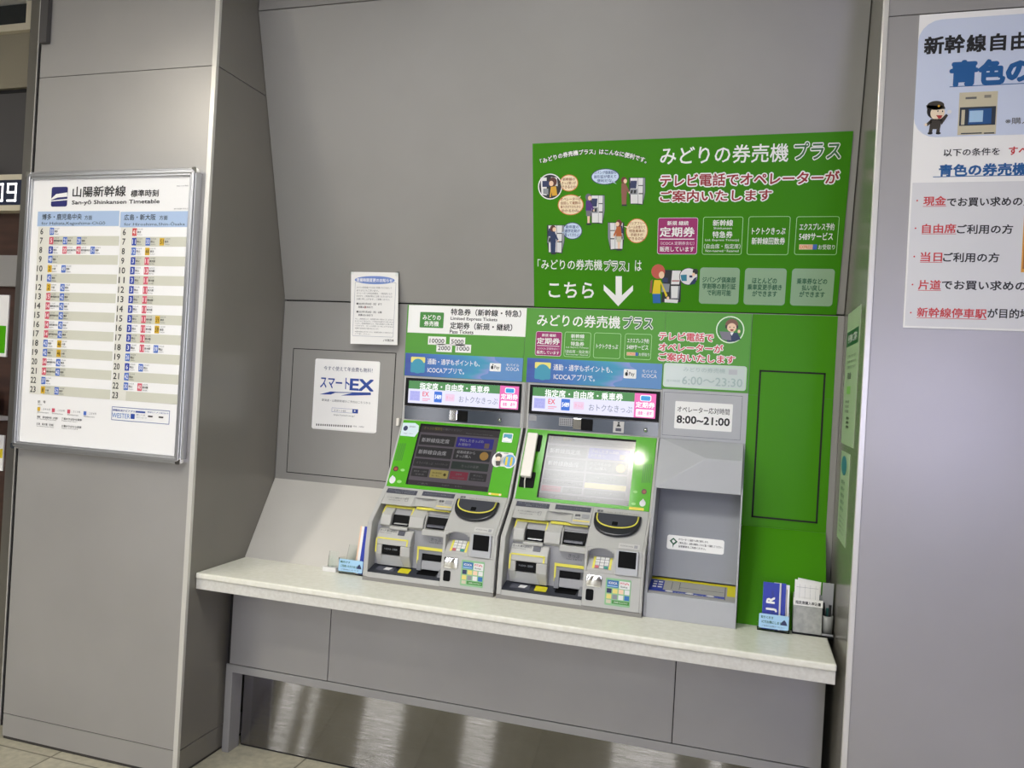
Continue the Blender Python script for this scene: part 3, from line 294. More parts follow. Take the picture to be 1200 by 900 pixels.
'tv/operator_portrait#1':[('E',1.9017,-1.2017,0.0509,0.0508,'mintw',1),('E',1.9017,-1.2017,0.0467,0.0464,'hgreen',2),('E',1.9066,-1.1841,0.0232,0.0229,'hairm',3),('E',1.9071,-1.1936,0.0165,0.0165,'skin',4),('E',1.9003,-1.1922,0.0018,0.0025,'outl',5),('E',1.9147,-1.1927,0.0018,0.0025,'outl',5),('Q',[(1.9013,-1.2002),(1.9151,-1.2003),(1.9124,-1.2062),(1.9047,-1.2064)],'red',5,0),('E',1.887,-1.1911,0.0031,0.007,'outl',5),('E',1.9275,-1.1913,0.003,0.0069,'outl',5),('Q',[(1.8914,-1.2164),(1.928,-1.212),(1.9414,-1.2353),(1.9206,-1.2456),(1.8931,-1.2476)],'navyb',3,0),('Q',[(1.9004,-1.2113),(1.9157,-1.2108),(1.9087,-1.2238)],'white',4,0),('Q',[(1.8633,-1.2094),(1.9034,-1.2103),(1.9081,-1.2413),(1.8757,-1.2393)],'pg2',5,0),('E',1.9338,-1.207,0.0049,0.0063,'skin',5)],
'hours/lettering#1':[('O',1.6698,-1.422,1.9653,-1.341,'mint',1,0.008,0.0012),('T','みどりの券売機',1.8163,-1.3568,0.1529,0.0176,'fade',0.0,2),('T','6:00～23:30',1.8468,-1.3981,0.2188,0.0307,'fade',0.01,2),('T','受付時間',1.7042,-1.4027,0.051,0.0097,'fade',0,2),('B',1.9053,-1.3687,1.9359,-1.3498,'fade2',1,0)],  # lettering kept pale: glare on the plate is put into the inks
'op/lettering#1':[('B',1.7168,-1.5814,1.9274,-1.478,'white',1,0.004),('T','オペレーター応対時間',1.8211,-1.5079,0.1903,0.0224,'black',0.01,2),('T','8:00~21:00',1.8221,-1.5462,0.1924,0.0281,'black',0.035,2)],
'led1/lit_message#1':[('B',0.6197,-1.5507,1.1008,-1.4578,'e_white',1,0),('B',0.6198,-1.4913,1.02,-1.4579,'e_green',2,0),('B',1.0195,-1.5501,1.1008,-1.4573,'e_pink',2,0),('T','指定席・自由席・乗車券',0.8225,-1.4774,0.3055,0.0278,'e_white2',0.025,3),('B',0.6272,-1.5402,0.6722,-1.5002,'e_lav',2,0),('T','フルーティ',0.6497,-1.5076,0.035,0.0095,'e_lav2',0.0,3),('T','ジェイアール',0.6497,-1.5197,0.035,0.0095,'e_lav2',0.0,3),('T','きっぷ',0.6497,-1.5318,0.0349,0.0095,'e_lav2',0.0,3),('T','EX',0.6982,-1.5103,0.0272,0.0188,'e_red',0.02,3),('B',0.6845,-1.5326,0.7191,-1.5288,'e_pinkl',3,0),('B',0.6845,-1.5391,0.7092,-1.5364,'e_pinkl',3,0),('B',0.7364,-1.5417,0.7708,-1.4971,'e_blue',2,0.003),('T','5489',0.754,-1.5194,0.0285,0.0168,'e_white2',0.03,3),('B',0.7853,-1.5341,0.8266,-1.5044,'e_pinkl2',2,0.004),('T','きっぷ',0.806,-1.5193,0.0316,0.013,'e_pinkl',0.0,3),('T','おトクなきっぷ',0.929,-1.5226,0.1663,0.0258,'e_grey',0,3),('B',1.041,-1.487,1.0829,-1.4646,'e_white2',3,0.006),('B',1.0438,-1.4851,1.08,-1.4674,'e_sky',4,0.005),('T','ICOCA',1.0619,-1.4767,0.0279,0.0073,'e_blue',0.02,5),('T','定期券',1.061,-1.5009,0.0706,0.0218,'e_white2',0.03,3),('B',1.0261,-1.5454,1.0934,-1.5176,'e_white2',3,0.004),('T','通勤・通学',1.0598,-1.5315,0.0534,0.0146,'e_pink',0.03,5)],
'led2/lit_message#1':[('B',1.1568,-1.5507,1.6448,-1.4565,'e_white',1,0),('B',1.1568,-1.4905,1.5624,-1.4567,'e_green',2,0),('B',1.5625,-1.5514,1.6448,-1.4555,'e_pink',2,0),('T','指定席・自由席・乗車券',1.3624,-1.4763,0.3096,0.0283,'e_white2',0.025,3),('B',1.1644,-1.5387,1.2102,-1.499,'e_lav',2,0),('T','フルーティ',1.1873,-1.5064,0.0356,0.0096,'e_lav2',0.0,3),('T','ジェイアール',1.1873,-1.5184,0.0356,0.0096,'e_lav2',0.0,3),('T','きっぷ',1.1873,-1.5305,0.0355,0.0095,'e_lav2',0.0,3),('T','EX',1.2366,-1.5092,0.0276,0.019,'e_red',0.02,3),('B',1.2228,-1.5315,1.258,-1.5278,'e_pinkl',3,0),('B',1.2228,-1.5379,1.248,-1.5352,'e_pinkl',3,0),('B',1.2755,-1.541,1.3104,-1.4962,'e_blue',2,0.003),('T','5489',1.2934,-1.5185,0.0289,0.0171,'e_white2',0.03,3),('B',1.3253,-1.5335,1.3672,-1.5036,'e_pinkl2',2,0.004),('T','きっぷ',1.3462,-1.5186,0.0321,0.0132,'e_pinkl',0.0,3),('T','おトクなきっぷ',1.4712,-1.5225,0.1687,0.0261,'e_grey',0,3),('B',1.5837,-1.4861,1.626,-1.4632,'e_white2',3,0.006),('B',1.5865,-1.4842,1.6231,-1.4661,'e_sky',4,0.005),('T','ICOCA',1.6048,-1.4756,0.0282,0.0074,'e_blue',0.02,5),('T','定期券',1.6044,-1.5006,0.0714,0.0221,'e_white2',0.03,3),('B',1.5697,-1.5466,1.638,-1.5179,'e_white2',3,0.004),('T','通勤・通学',1.6039,-1.5322,0.054,0.0148,'e_pink',0.03,5)],
'scr1/screen_menu#1':[('B',0.6814,-0.2824,1.0301,-0.0151,'s_bg',1,0),('B',0.6837,-0.0509,1.0326,-0.0178,'s_bar',2,0),('T','きっぷの種類を',0.7427,-0.0316,0.0819,0.0135,'s_yel',0.0,3),('T','お選びください',0.8257,-0.032,0.0842,0.008,'s_txt2',0.0,3),('T','Please choose a ticket type',0.9468,-0.043,0.1168,0.0058,'s_txt2',0.0,3),('B',0.6952,-0.1063,0.8493,-0.0614,'s_btn',2,0.003),('T','新幹線指定席',0.7645,-0.0847,0.1206,0.0197,'s_txt',0.01,3),('B',0.8562,-0.1046,1.0129,-0.0596,'s_blue',2,0.003),('T','予約したきっぷの',0.9187,-0.0735,0.1036,0.0131,'s_txt',0.0,3),('T','お受取り',0.8925,-0.0915,0.0521,0.0118,'s_txt',0.0,3),('B',0.9769,-0.1013,0.9974,-0.0795,'s_brn',3,0.003),('B',0.6942,-0.16,0.8482,-0.1145,'s_btn',2,0.003),('T','新幹線自由席',0.7634,-0.1374,0.1206,0.0195,'s_txt',0.01,3),('B',0.8552,-0.1583,1.0118,-0.1127,'s_btn',2,0.003),('T','経路検索から',0.9065,-0.1252,0.0778,0.0129,'s_txt',0.0,3),('T','きっぷ購入',0.8992,-0.1427,0.0641,0.0128,'s_txt',0.0,3),('E',0.9845,-0.135,0.0182,0.0179,'s_gold',3),('B',0.6931,-0.2011,0.849,-0.168,'s_btn',2,0.003),('T','ミライバきっぷ',0.7413,-0.1856,0.0712,0.0103,'s_txt2',0.0,3),('T','トクトクきっぷ',0.8138,-0.1848,0.0527,0.0076,'s_txt2',0.0,3),('B',0.8559,-0.1995,1.0124,-0.1663,'s_btng',2,0.003),('T','きっぷの変更',0.9355,-0.1835,0.0722,0.0113,'s_txt2',0.0,3),('B',0.6941,-0.2447,0.7671,-0.2107,'s_btn',2,0.003),('T','乗車券・入場券',0.7317,-0.2224,0.057,0.0076,'s_txt2',0.0,3),('T','定期券',0.7314,-0.2355,0.0393,0.0072,'s_txt2',0.0,3),('B',0.7742,-0.2439,0.8516,-0.2099,'s_ylb',2,0.003),('T','領収書再発行',0.8043,-0.2231,0.0422,0.0076,'s_dk',0.0,3),('T','払い戻し',0.8006,-0.2349,0.0353,0.0071,'s_dk',0.0,3),('E',0.8376,-0.228,0.006,0.0063,'s_dk',3),('B',0.8585,-0.2431,0.9347,-0.2091,'s_red',2,0.003),('T','定期券',0.896,-0.2209,0.026,0.0087,'s_txt2',0.0,3),('T','ICOCA定期券',0.8965,-0.2353,0.052,0.0062,'s_txt2',0.0,3),('B',0.9415,-0.2423,1.0132,-0.2082,'s_btn',2,0.003),('T','呼び出し',0.9776,-0.2201,0.041,0.0088,'s_txt2',0.0,3),('T','お問い合わせ',0.9772,-0.2345,0.0545,0.0062,'s_txt2',0.0,3),('B',0.6788,-0.2824,1.0275,-0.2617,'s_bar',2,0),('T','ご案内',0.7538,-0.273,0.0426,0.0075,'s_txt2',0.0,3),('B',0.8315,-0.2798,0.8732,-0.2643,'s_btn',3,0.003),('T','English',0.8524,-0.2721,0.0314,0.0074,'s_txt2',0,4),('T','한국어',0.9044,-0.2716,0.0277,0.0074,'s_txt2',0.0,3)],
'scr2/screen_menu#1':[('B',1.2265,-0.2836,1.5776,-0.0179,'s_bg',1,0),('B',1.2264,-0.0537,1.5774,-0.0207,'s_bar',2,0),('T','きっぷの種類を',1.2857,-0.0346,0.0825,0.0133,'s_yel',0.0,3),('T','お選びください',1.3693,-0.0348,0.0847,0.0079,'s_txt2',0.0,3),('T','Please choose a ticket type',1.4915,-0.0458,0.1174,0.0057,'s_txt2',0.0,3),('B',1.2391,-0.1084,1.3942,-0.0641,'s_btn',2,0.003),('T','新幹線指定席',1.3089,-0.0871,0.1214,0.0196,'s_txt',0.01,3),('B',1.4013,-0.1075,1.5587,-0.0625,'s_blue',2,0.003),('T','予約したきっぷの',1.4639,-0.0763,0.1042,0.0129,'s_txt',0.0,3),('T','お受取り',1.438,-0.0941,0.0524,0.0115,'s_txt',0.0,3),('B',1.5229,-0.1044,1.5434,-0.0826,'s_brn',3,0.003),('B',1.2392,-0.1614,1.3944,-0.1164,'s_btn',2,0.003),('T','新幹線自由席',1.3089,-0.139,0.1215,0.0193,'s_txt',0.01,3),('B',1.4014,-0.1612,1.5589,-0.1156,'s_btn',2,0.003),('T','経路検索から',1.4528,-0.1279,0.0782,0.0127,'s_txt',0.0,3),('T','きっぷ購入',1.4459,-0.1452,0.0644,0.0127,'s_txt',0.0,3),('E',1.5315,-0.1384,0.0184,0.0177,'s_gold',3),('B',1.2392,-0.2019,1.3962,-0.1693,'s_btn',2,0.003),('T','ミライバきっぷ',1.2877,-0.1862,0.0717,0.0101,'s_txt2',0.0,3),('T','トクトクきっぷ',1.3609,-0.1864,0.0531,0.0076,'s_txt2',0.0,3),('B',1.4032,-0.2024,1.5606,-0.1692,'s_btng',2,0.003),('T','きっぷの変更',1.4832,-0.1864,0.0727,0.0112,'s_txt2',0.0,3),('B',1.2392,-0.2265,1.3963,-0.2059,'s_btn',2,0.003),('T','乗車券・入場券／精算・証明',1.3196,-0.2161,0.1427,0.0087,'s_txt2',0.0,3),('B',1.2393,-0.2545,1.3148,-0.2315,'s_red',2,0.003),('T','ICOCA定期券',1.2771,-0.243,0.0576,0.0075,'s_txt2',0.0,3),('B',1.322,-0.2551,1.3963,-0.2319,'s_btn',2,0.003),('T','呼び出し',1.3593,-0.2435,0.0425,0.0074,'s_txt2',0.0,3),('B',1.4033,-0.2273,1.5606,-0.2063,'s_ylb',2,0.003),('B',1.4034,-0.2559,1.5607,-0.2325,'s_btn',2,0.003),('T','オペレーター',1.4833,-0.2443,0.0864,0.0074,'s_txt2',0.0,3),('B',1.2266,-0.2836,1.5777,-0.2631,'s_bar',2,0),('T','ご案内',1.3023,-0.2725,0.043,0.0074,'s_txt2',0.0,3),('B',1.3805,-0.2811,1.4227,-0.2657,'s_btn',3,0.003),('T','English',1.4016,-0.2734,0.0316,0.0073,'s_txt2',0,4),('T','한국어',1.454,-0.2739,0.0278,0.0073,'s_txt2',0.0,3)],
'ex/lettering#1':[('T','今すぐ使えて年会費も無料！',0.3321,-1.4248,0.2322,0.019,'navyt',0.0,2),('T','スマート',0.2732,-1.4867,0.1399,0.0478,'exblue',0.02,2),('T','EX',0.4018,-1.4889,0.1088,0.0473,'exblue',0.04,2),('Q',[(0.2024,-1.5396),(0.2554,-1.5247),(0.2883,-1.5247),(0.2562,-1.5376)],'exblue',2,0),('Q',[(0.3057,-1.5392),(0.3658,-1.5229),(0.4462,-1.5202),(0.4468,-1.5292),(0.3666,-1.5357)],'exblue',2,0),('Q',[(0.2637,-1.5261),(0.4461,-1.5184),(0.4463,-1.5213),(0.2639,-1.5294)],'exblue',2,0),('T','東海道・山陽新幹線のご予約はこちらから',0.3306,-1.563,0.2323,0.0102,'grey4',0,2),('O',0.2656,-1.6117,0.391,-1.5938,'exblue',2,0.001,0.001),('B',0.3643,-1.6103,0.391,-1.5937,'exblue',3,0),('T','スマートEX',0.3045,-1.6043,0.0593,0.0088,'grey4',0,2),('T','https://smart-ex.jp/',0.3261,-1.6242,0.0999,0.0081,'grey4',0,2),('E',0.376,-1.6013,0.0036,0.0033,'white',4),('B',0.1941,-1.6761,0.1991,-1.6675,'black',2,0),('B',0.2045,-1.6759,0.2094,-1.6673,'black',2,0),('B',0.2149,-1.6756,0.2198,-1.6671,'black',2,0),('B',0.2253,-1.6753,0.2303,-1.6669,'black',2,0),('B',0.2356,-1.6751,0.2406,-1.6667,'black',2,0),('B',0.246,-1.6749,0.251,-1.6664,'black',2,0),('B',0.2563,-1.6747,0.2612,-1.6663,'black',2,0),('B',0.2667,-1.6744,0.2715,-1.666,'black',2,0),('B',0.277,-1.6742,0.2819,-1.6658,'black',2,0),('B',0.2872,-1.674,0.2922,-1.6656,'black',2,0),('B',0.2974,-1.6738,0.3024,-1.6654,'black',2,0),('B',0.3077,-1.6736,0.3126,-1.6651,'black',2,0),('B',0.3179,-1.6733,0.3228,-1.6649,'black',2,0),('B',0.3282,-1.673,0.333,-1.6646,'black',2,0),('B',0.3384,-1.6728,0.3432,-1.6644,'black',2,0),('B',0.3485,-1.6726,0.3534,-1.6643,'black',2,0),('B',0.3587,-1.6724,0.3636,-1.664,'black',2,0),('T','ＪＲ東海・ＪＲ西日本',0.395,-1.6665,0.0565,0.0065,'grey4',0,2)],
'note/lettering#1':[('E',0.4506,-1.0449,0.0928,0.0172,'noteblue',1),('T','営業時間変更のお知らせ',0.45,-1.0453,0.166,0.0151,'white',0.02,2),('O',0.3611,-1.2824,0.5503,-1.0537,'noteline',1,0.003,0.0012),('T','みどりの券売機プラスをご利用いただきまして',0.45,-1.0767,0.162,0.0082,'grey4',0.0,2),('T','ありがとうございます。',0.4214,-1.0895,0.1032,0.0083,'grey4',0.0,2),('T','オペレーターの対応時間は、一部変更となり',0.4525,-1.1011,0.164,0.0082,'grey4',0.0,2),('T','ますので、ご利用の際はご注意くださいますよう',0.4533,-1.1133,0.1639,0.0082,'grey4',0.0,2),('T','お願い申し上げます。ご理解ください。',0.4491,-1.1256,0.1541,0.0083,'grey4',0.0,2),('T','■2023年7月23日（日）まで',0.4318,-1.1455,0.117,0.0094,'black',0.02,2),('T','営業は23:00まで',0.4159,-1.1594,0.0676,0.0086,'black',0.02,2),('T','2',0.4141,-1.1595,0.0079,0.0087,'red',0.02,3),('T','■2023年7月24日（月）以降',0.4339,-1.1796,0.117,0.0093,'black',0.02,2),('T','営業は21:00まで',0.418,-1.1932,0.0675,0.0087,'black',0.02,2),('T','なお、ご乗車区間により、対応時間が異なる場合がございますので',0.4582,-1.2097,0.1775,0.0065,'grey4',0,2),('T','あらかじめご了承ください。ご不明な点は係員までお問い合わせ',0.4587,-1.2194,0.1775,0.0065,'grey4',0,2),('T','ください。自由席特急券などは、青色の券売機でもお買い求め',0.4594,-1.229,0.1775,0.0065,'grey4',0,2),('T','いただけます。（きっぷの変更・払い戻しはできません）',0.4599,-1.2387,0.1775,0.0064,'grey4',0,2),('T','定期券の発売は終了時刻の前となります。',0.4274,-1.2495,0.1111,0.0065,'grey4',0,2),('T','※詳細は駅係員におたずねください。発売時間は変更になる場合があります。',0.4625,-1.2638,0.1795,0.0057,'grey4',0,2),('T','ご了承ください。',0.4091,-1.2732,0.0716,0.0058,'grey4',0,2),('T','ＪＲ西日本',0.5299,-1.2955,0.0488,0.01,'black',0.03,2)],
'time/lettering#1':[('T','山陽新幹線',-0.4892,-0.7885,0.2555,0.0418,'black',0.02,2),('T','標準時刻',-0.2723,-0.7991,0.1286,0.0269,'black',0.02,2),('T','San-yō Shinkansen Timetable',-0.4099,-0.8324,0.4165,0.0209,'black',0.02,2),('T','2023年3月18日改正',-0.0808,-0.7383,0.0458,0.0045,'grey4',0,2),('T','2023.3.18 現在',-0.1013,-0.7738,0.0537,0.0051,'grey4',0,2),('T','新大阪駅 改札口',-0.1004,-0.8602,0.0672,0.0052,'grey4',0,2),('B',-0.7866,-0.9242,-0.3852,-0.8651,'tblue',1,0),('B',-0.3798,-0.9293,-0.0509,-0.8693,'tblue',1,0),('T','博多・鹿児島中央',-0.6649,-0.8869,0.1982,0.0237,'black',0.015,2),('T','方面',-0.5337,-0.891,0.0363,0.0174,'black',0.01,2),('T','for Hakata,Kagoshima-Chūō',-0.608,-0.9138,0.3142,0.0155,'black',0.0,2),('T','広島・新大阪',-0.2883,-0.891,0.1459,0.0229,'black',0.015,2),('T','方面',-0.1791,-0.8935,0.0371,0.0169,'black',0.01,2),('T','for Hiroshima,Shin-Ōsaka',-0.2204,-0.9171,0.279,0.015,'black',0,2)],
'time/line_symbol#1':[('B',-0.7232,-0.8459,-0.6425,-0.7675,'tnavy',1,0.008),('Q',[(-0.7238,-0.8144),(-0.6994,-0.796),(-0.6444,-0.7901),(-0.6432,-0.807),(-0.6898,-0.8098),(-0.7234,-0.8195)],'white',2,0),('Q',[(-0.7233,-0.8212),(-0.6426,-0.8155),(-0.6422,-0.8206),(-0.723,-0.8253)],'white',2,0)],
'time/ROWS#1':{'l6': (-0.7576,-0.9446),'l23': (-0.7641,-1.577),'r6': (-0.3524,-0.9479),'r23': (-0.3611,-1.5777),'lx0': (-0.7787,-1.0433),'lx1': (-0.3803,-1.0404),'rx0': (-0.3742,-1.0403),'rx1': (-0.0511,-1.0379),'e0': (-0.7102,-0.944),'e1': (-0.6392,-0.9814),'re0': (-0.3084,-0.9479),'re1': (-0.2423,-0.9855)},
'time/legend#1':[('T','記\u3000号',-0.713,-1.6247,0.0388,0.0102,'black',0.02,2),('T','Notes',-0.7208,-1.6354,0.0216,0.0048,'grey4',0,2),('B',-0.7325,-1.6618,-0.7183,-1.6464,'tyel',2,0),('T','…のぞみ号',-0.6905,-1.6533,0.0451,0.0078,'grey4',0,2),('T','Shinkansen',-0.7036,-1.6663,0.0559,0.0051,'grey4',0,2),('B',-0.6593,-1.6622,-0.6452,-1.647,'tred',2,0),('T','…こだま号',-0.6179,-1.6538,0.0445,0.0077,'grey4',0,2),('T','Shinkansen',-0.6307,-1.6668,0.0551,0.0051,'grey4',0,2),('B',-0.5828,-1.6623,-0.569,-1.6473,'tred',2,0),('T','…さくら号',-0.5419,-1.654,0.0439,0.0076,'grey4',0,2),('T','Shinkansen',-0.5547,-1.6669,0.0544,0.005,'grey4',0,2),('B',-0.5031,-1.664,-0.4895,-1.649,'tblu',2,0),('T','…こだま号',-0.4629,-1.6556,0.0433,0.0076,'grey4',0,2),('T','Shinkansen',-0.4755,-1.6684,0.0536,0.005,'grey4',0,2),('T','博多\u3000鹿児島中央（方面）',-0.6798,-1.6852,0.105,0.0088,'black',0.01,2),('T','for Hakata,Kagoshima-Chūō',-0.6835,-1.6937,0.0965,0.0051,'grey4',0,2),('T','７番のりばから発車',-0.5588,-1.6844,0.0987,0.0087,'black',0.01,2),('T','Departs from track 7',-0.5687,-1.6932,0.0777,0.005,'grey4',0,2),('T','広島\u3000新大阪（方面）',-0.6895,-1.713,0.0859,0.0088,'black',0.01,2),('T','for Hiroshima,Shin-Ōsaka',-0.6889,-1.7215,0.086,0.0051,'grey4',0,2),('T','８番のりばから発車',-0.5578,-1.7129,0.0965,0.0087,'black',0.01,2),('T','Departs from track 8',-0.5666,-1.7223,0.0776,0.005,'grey4',0,2)],
'time/advertisement#1':[('O',-0.3684,-1.6738,-0.1008,-1.6218,'exblue',2,0.0005,0.002),('T','移動生活ナビアプリ',-0.3121,-1.6348,0.1022,0.0079,'exblue',0.03,2),('T','WESTER',-0.3241,-1.6549,0.0836,0.0184,'exblue2',0.0,2),('B',-0.2787,-1.6639,-0.2597,-1.6443,'exblue',2,0.002),('B',-0.257,-1.6385,-0.2119,-1.632,'exblue',2,0),('T','詳しくは',-0.2326,-1.6463,0.0395,0.0065,'grey4',0,2),('T','ダウンロード',-0.2279,-1.6563,0.0474,0.0058,'grey4',0,2),('T','無料アプリ配信中',-0.1542,-1.633,0.0953,0.0064,'exblue',0,2),('B',-0.1988,-1.6517,-0.1773,-1.6461,'black',2,0),('B',-0.15,-1.6517,-0.1287,-1.6461,'black',2,0)],
'rp/heading#1':[('T','新',2.4344,-0.4094,0.0488,0.0482,'black',0.05,2),('T','幹',2.4877,-0.4091,0.0492,0.0498,'black',0.05,2),('T','線',2.5428,-0.4108,0.047,0.0475,'black',0.05,2),('T','自',2.5972,-0.4113,0.0361,0.0465,'black',0.05,2),('T','由',2.6496,-0.4119,0.0373,0.0474,'black',0.05,2),('T','席',2.7025,-0.4137,0.046,0.05,'black',0.05,2),('T','青',2.515,-0.4945,0.0658,0.0672,'pblue',0.06,2),('T','色',2.5853,-0.495,0.062,0.0654,'pblue',0.06,2),('T','の',2.6524,-0.4966,0.0567,0.0529,'pblue',0.06,2),('B',2.4802,-0.5327,2.6929,-0.5305,'pblue',2,0)],
'rp/lettering#1':[('T','※購入',2.6576,-0.6357,0.064,0.018,'grey5',0.01,2),('T','以下の条件を',2.5454,-0.72,0.1413,0.0209,'black',0.02,2),('T','すべて',2.6745,-0.7197,0.0714,0.0225,'red2',0.03,2),('T','青色の券売機',2.5758,-0.7709,0.2199,0.033,'pblue',0.05,2),('B',2.4505,-0.7897,2.7053,-0.7877,'pblue',2,0),('T','・',2.4129,-0.8564,0.004,0.0045,'red2',0.02,2),('T','現金',2.4584,-0.8578,0.0575,0.026,'red2',0.03,2),('T','でお買い求めの方',2.5986,-0.8614,0.2164,0.0255,'black',0.03,2),('B',2.4287,-0.8741,2.4886,-0.8727,'red2',2,0),('T','・',2.4124,-0.9361,0.004,0.0044,'red2',0.02,2),('T','自由席',2.4734,-0.9371,0.0863,0.026,'red2',0.03,2),('T','ご利用の方',2.5895,-0.9392,0.1392,0.0256,'black',0.03,2),('B',2.4292,-0.9534,2.518,-0.9519,'red2',2,0),('T','・',2.4132,-1.0178,0.004,0.0044,'red2',0.02,2),('T','当日',2.4575,-1.0183,0.0553,0.0265,'red2',0.03,2),('T','ご利用の方',2.5589,-1.0193,0.1407,0.0262,'black',0.03,2),('B',2.4289,-1.0349,2.4867,-1.0334,'red2',2,0),('T','・',2.4128,-1.0987,0.004,0.0044,'red2',0.02,2),('T','片道',2.4571,-1.0988,0.0575,0.027,'red2',0.03,2),('T','でお買い求めの方',2.6098,-1.0978,0.2413,0.0265,'black',0.03,2),('B',2.4275,-1.1157,2.4874,-1.1142,'red2',2,0),('T','・',2.4124,-1.1797,0.004,0.0044,'red2',0.02,2),('T','新幹線停車駅',2.5173,-1.1776,0.1762,0.0267,'red2',0.03,2),('T','が目的地',2.6611,-1.1754,0.105,0.0263,'black',0.03,2),('B',2.4282,-1.1944,2.6068,-1.1928,'red2',2,0)],
'rp/print#1':[('B',2.3923,-0.6745,2.8701,-0.3358,'ppale',1,0.06),('B',2.3981,-1.218,2.8941,-0.8048,'pgrey',1,0),('B',2.6845,-1.0596,2.7342,-0.901,'orange2',2,0),('B',2.6881,-1.0501,2.73,-0.9082,'orange3',3,0)],
'rp/attendant_drawing#1':[('E',2.4455,-0.5986,0.0203,0.0229,'hairk',2),('E',2.4531,-0.6051,0.0185,0.0202,'face',3),('E',2.4469,-0.5832,0.0221,0.0128,'cap',4),('Q',[(2.4224,-0.5816),(2.469,-0.585),(2.4728,-0.5937),(2.4498,-0.5964),(2.4252,-0.5928)],'cap',4,0),('E',2.4552,-0.5856,0.0031,0.0035,'gold',5),('E',2.4533,-0.6002,0.0015,0.0025,'hairk',5),('E',2.4655,-0.6012,0.0015,0.0024,'hairk',5),('Q',[(2.4495,-0.6118),(2.466,-0.6126),(2.4631,-0.6203),(2.4566,-0.6225)],'mouth',5,0),('Q',[(2.4356,-0.6216),(2.4654,-0.6228),(2.4614,-0.6521),(2.4337,-0.651)],'cap',3,0),('Q',[(2.46,-0.6251),(2.4757,-0.6086),(2.4804,-0.6137),(2.4652,-0.64)],'cap',3,0),('E',2.4831,-0.6035,0.0057,0.0059,'pw',4),('Q',[(2.4357,-0.624),(2.4405,-0.6316),(2.4288,-0.6422),(2.4241,-0.6359)],'cap',3,0),('E',2.4242,-0.6379,0.0033,0.0042,'face',4),('Q',[(2.4337,-0.651),(2.4426,-0.6514),(2.441,-0.6636),(2.4321,-0.6633)],'cap',3,0),('Q',[(2.4526,-0.6518),(2.4614,-0.6521),(2.4609,-0.6644),(2.4521,-0.664)],'cap',3,0),('E',2.4365,-0.663,0.0067,0.0035,'hairk',4),('E',2.4576,-0.6637,0.0066,0.0034,'hairk',4)],
'rp/machine_picture#1':[('B',2.5069,-0.6709,2.6036,-0.5497,'mbeige',2,0),('B',2.5098,-0.6448,2.6008,-0.5921,'mdark',3,0),('B',2.5324,-0.6415,2.5903,-0.5978,'mblue',4,0),('B',2.5345,-0.6356,2.569,-0.6028,'mlight',5,0),('B',2.5145,-0.6421,2.5232,-0.5995,'mbeige',4,0),('B',2.5227,-0.5693,2.5507,-0.5632,'grey5',3,0),('B',2.57,-0.5677,2.5871,-0.5593,'grey5b',3,0),('B',2.5157,-0.6684,2.5686,-0.6653,'mdark',3,0),('B',2.574,-0.6694,2.5997,-0.6662,'mdark',3,0)],
'fas1/sticker#1':[('Q',[(0.6052,-0.0183),(0.6608,-0.0161),(0.6788,-0.0266),(0.6835,-0.0534),(0.6723,-0.0775),(0.6069,-0.0769)],'skyw',1,0),('E',0.6231,-0.0425,0.0099,0.0115,'navy',2),('T','音声案内',0.6517,-0.0335,0.0269,0.0077,'grey4',0,2),('T','スピーカー',0.6405,-0.0654,0.0419,0.0061,'grey4',0,2)],
'fas1/sticker#2':[('B',1.0475,-0.0707,1.0893,-0.0304,'white',1,0.004),('B',1.051,-0.0671,1.0861,-0.0342,'iconblue',2,0.003),('Q',[(1.0514,-0.066),(1.0514,-0.0529),(1.0648,-0.0482),(1.0767,-0.0547),(1.0834,-0.0522),(1.0861,-0.0669)],'white',3,0)],
'fas1/sticker#3':[('E',1.0448,-0.1477,0.0226,0.0306,'white',1),('E',1.0944,-0.1488,0.0276,0.0305,'white',1),('B',1.0338,-0.1739,1.1071,-0.113,'white',1,0.01),('E',1.0943,-0.148,0.0234,0.0265,'skyb2',2),('B',1.0781,-0.1678,1.0868,-0.1318,'yellow',3,0.002),('B',1.0982,-0.1678,1.1068,-0.1318,'yellow',3,0.002),('E',1.0469,-0.131,0.0139,0.0115,'cap',3),('E',1.0475,-0.1431,0.0104,0.0097,'face',4),('Q',[(1.0389,-0.1536),(1.058,-0.152),(1.0601,-0.1718),(1.0445,-0.1731)],'cap',3,0),('T','きっぷ・切符',1.0539,-0.1174,0.0616,0.0062,'grey4',0.02,2)],
'fas1/sticker#4':[('B',1.0351,-0.294,1.0891,-0.2859,'gold2',1,0.002),('E',1.0424,-0.2901,0.0045,0.004,'creamb',2),('E',1.0831,-0.2907,0.0044,0.0042,'creamb',2)],
'fas1/speaker_grille#1':[('B',0.6109,-0.1889,0.6142,-0.1116,'fgreen2',1,0.001),('B',0.618,-0.1883,0.6213,-0.111,'fgreen2',1,0.001),('B',0.625,-0.1876,0.6284,-0.1104,'fgreen2',1,0.001),('B',0.6321,-0.187,0.6355,-0.1098,'fgreen2',1,0.001),('B',0.6392,-0.1864,0.6426,-0.1093,'fgreen2',1,0.001)],
'fas1/call_button#1':[('E',0.6263,-0.2237,0.0119,0.0117,'darkred',1),('E',0.6265,-0.2243,0.0067,0.0065,'redb',2),('E',0.6573,-0.2264,0.0092,0.0058,'fgreen3',1),('E',0.6241,-0.272,0.0132,0.0151,'pw',2),('Q',[(0.6125,-0.2639),(0.6206,-0.252),(0.6332,-0.2638)],'pw',2,0),('E',0.6553,-0.2763,0.0102,0.0064,'fgreen3',1)],
'fas2/sticker#1':[('B',1.5816,-0.2976,1.6357,-0.2872,'gold2',1,0.002)],
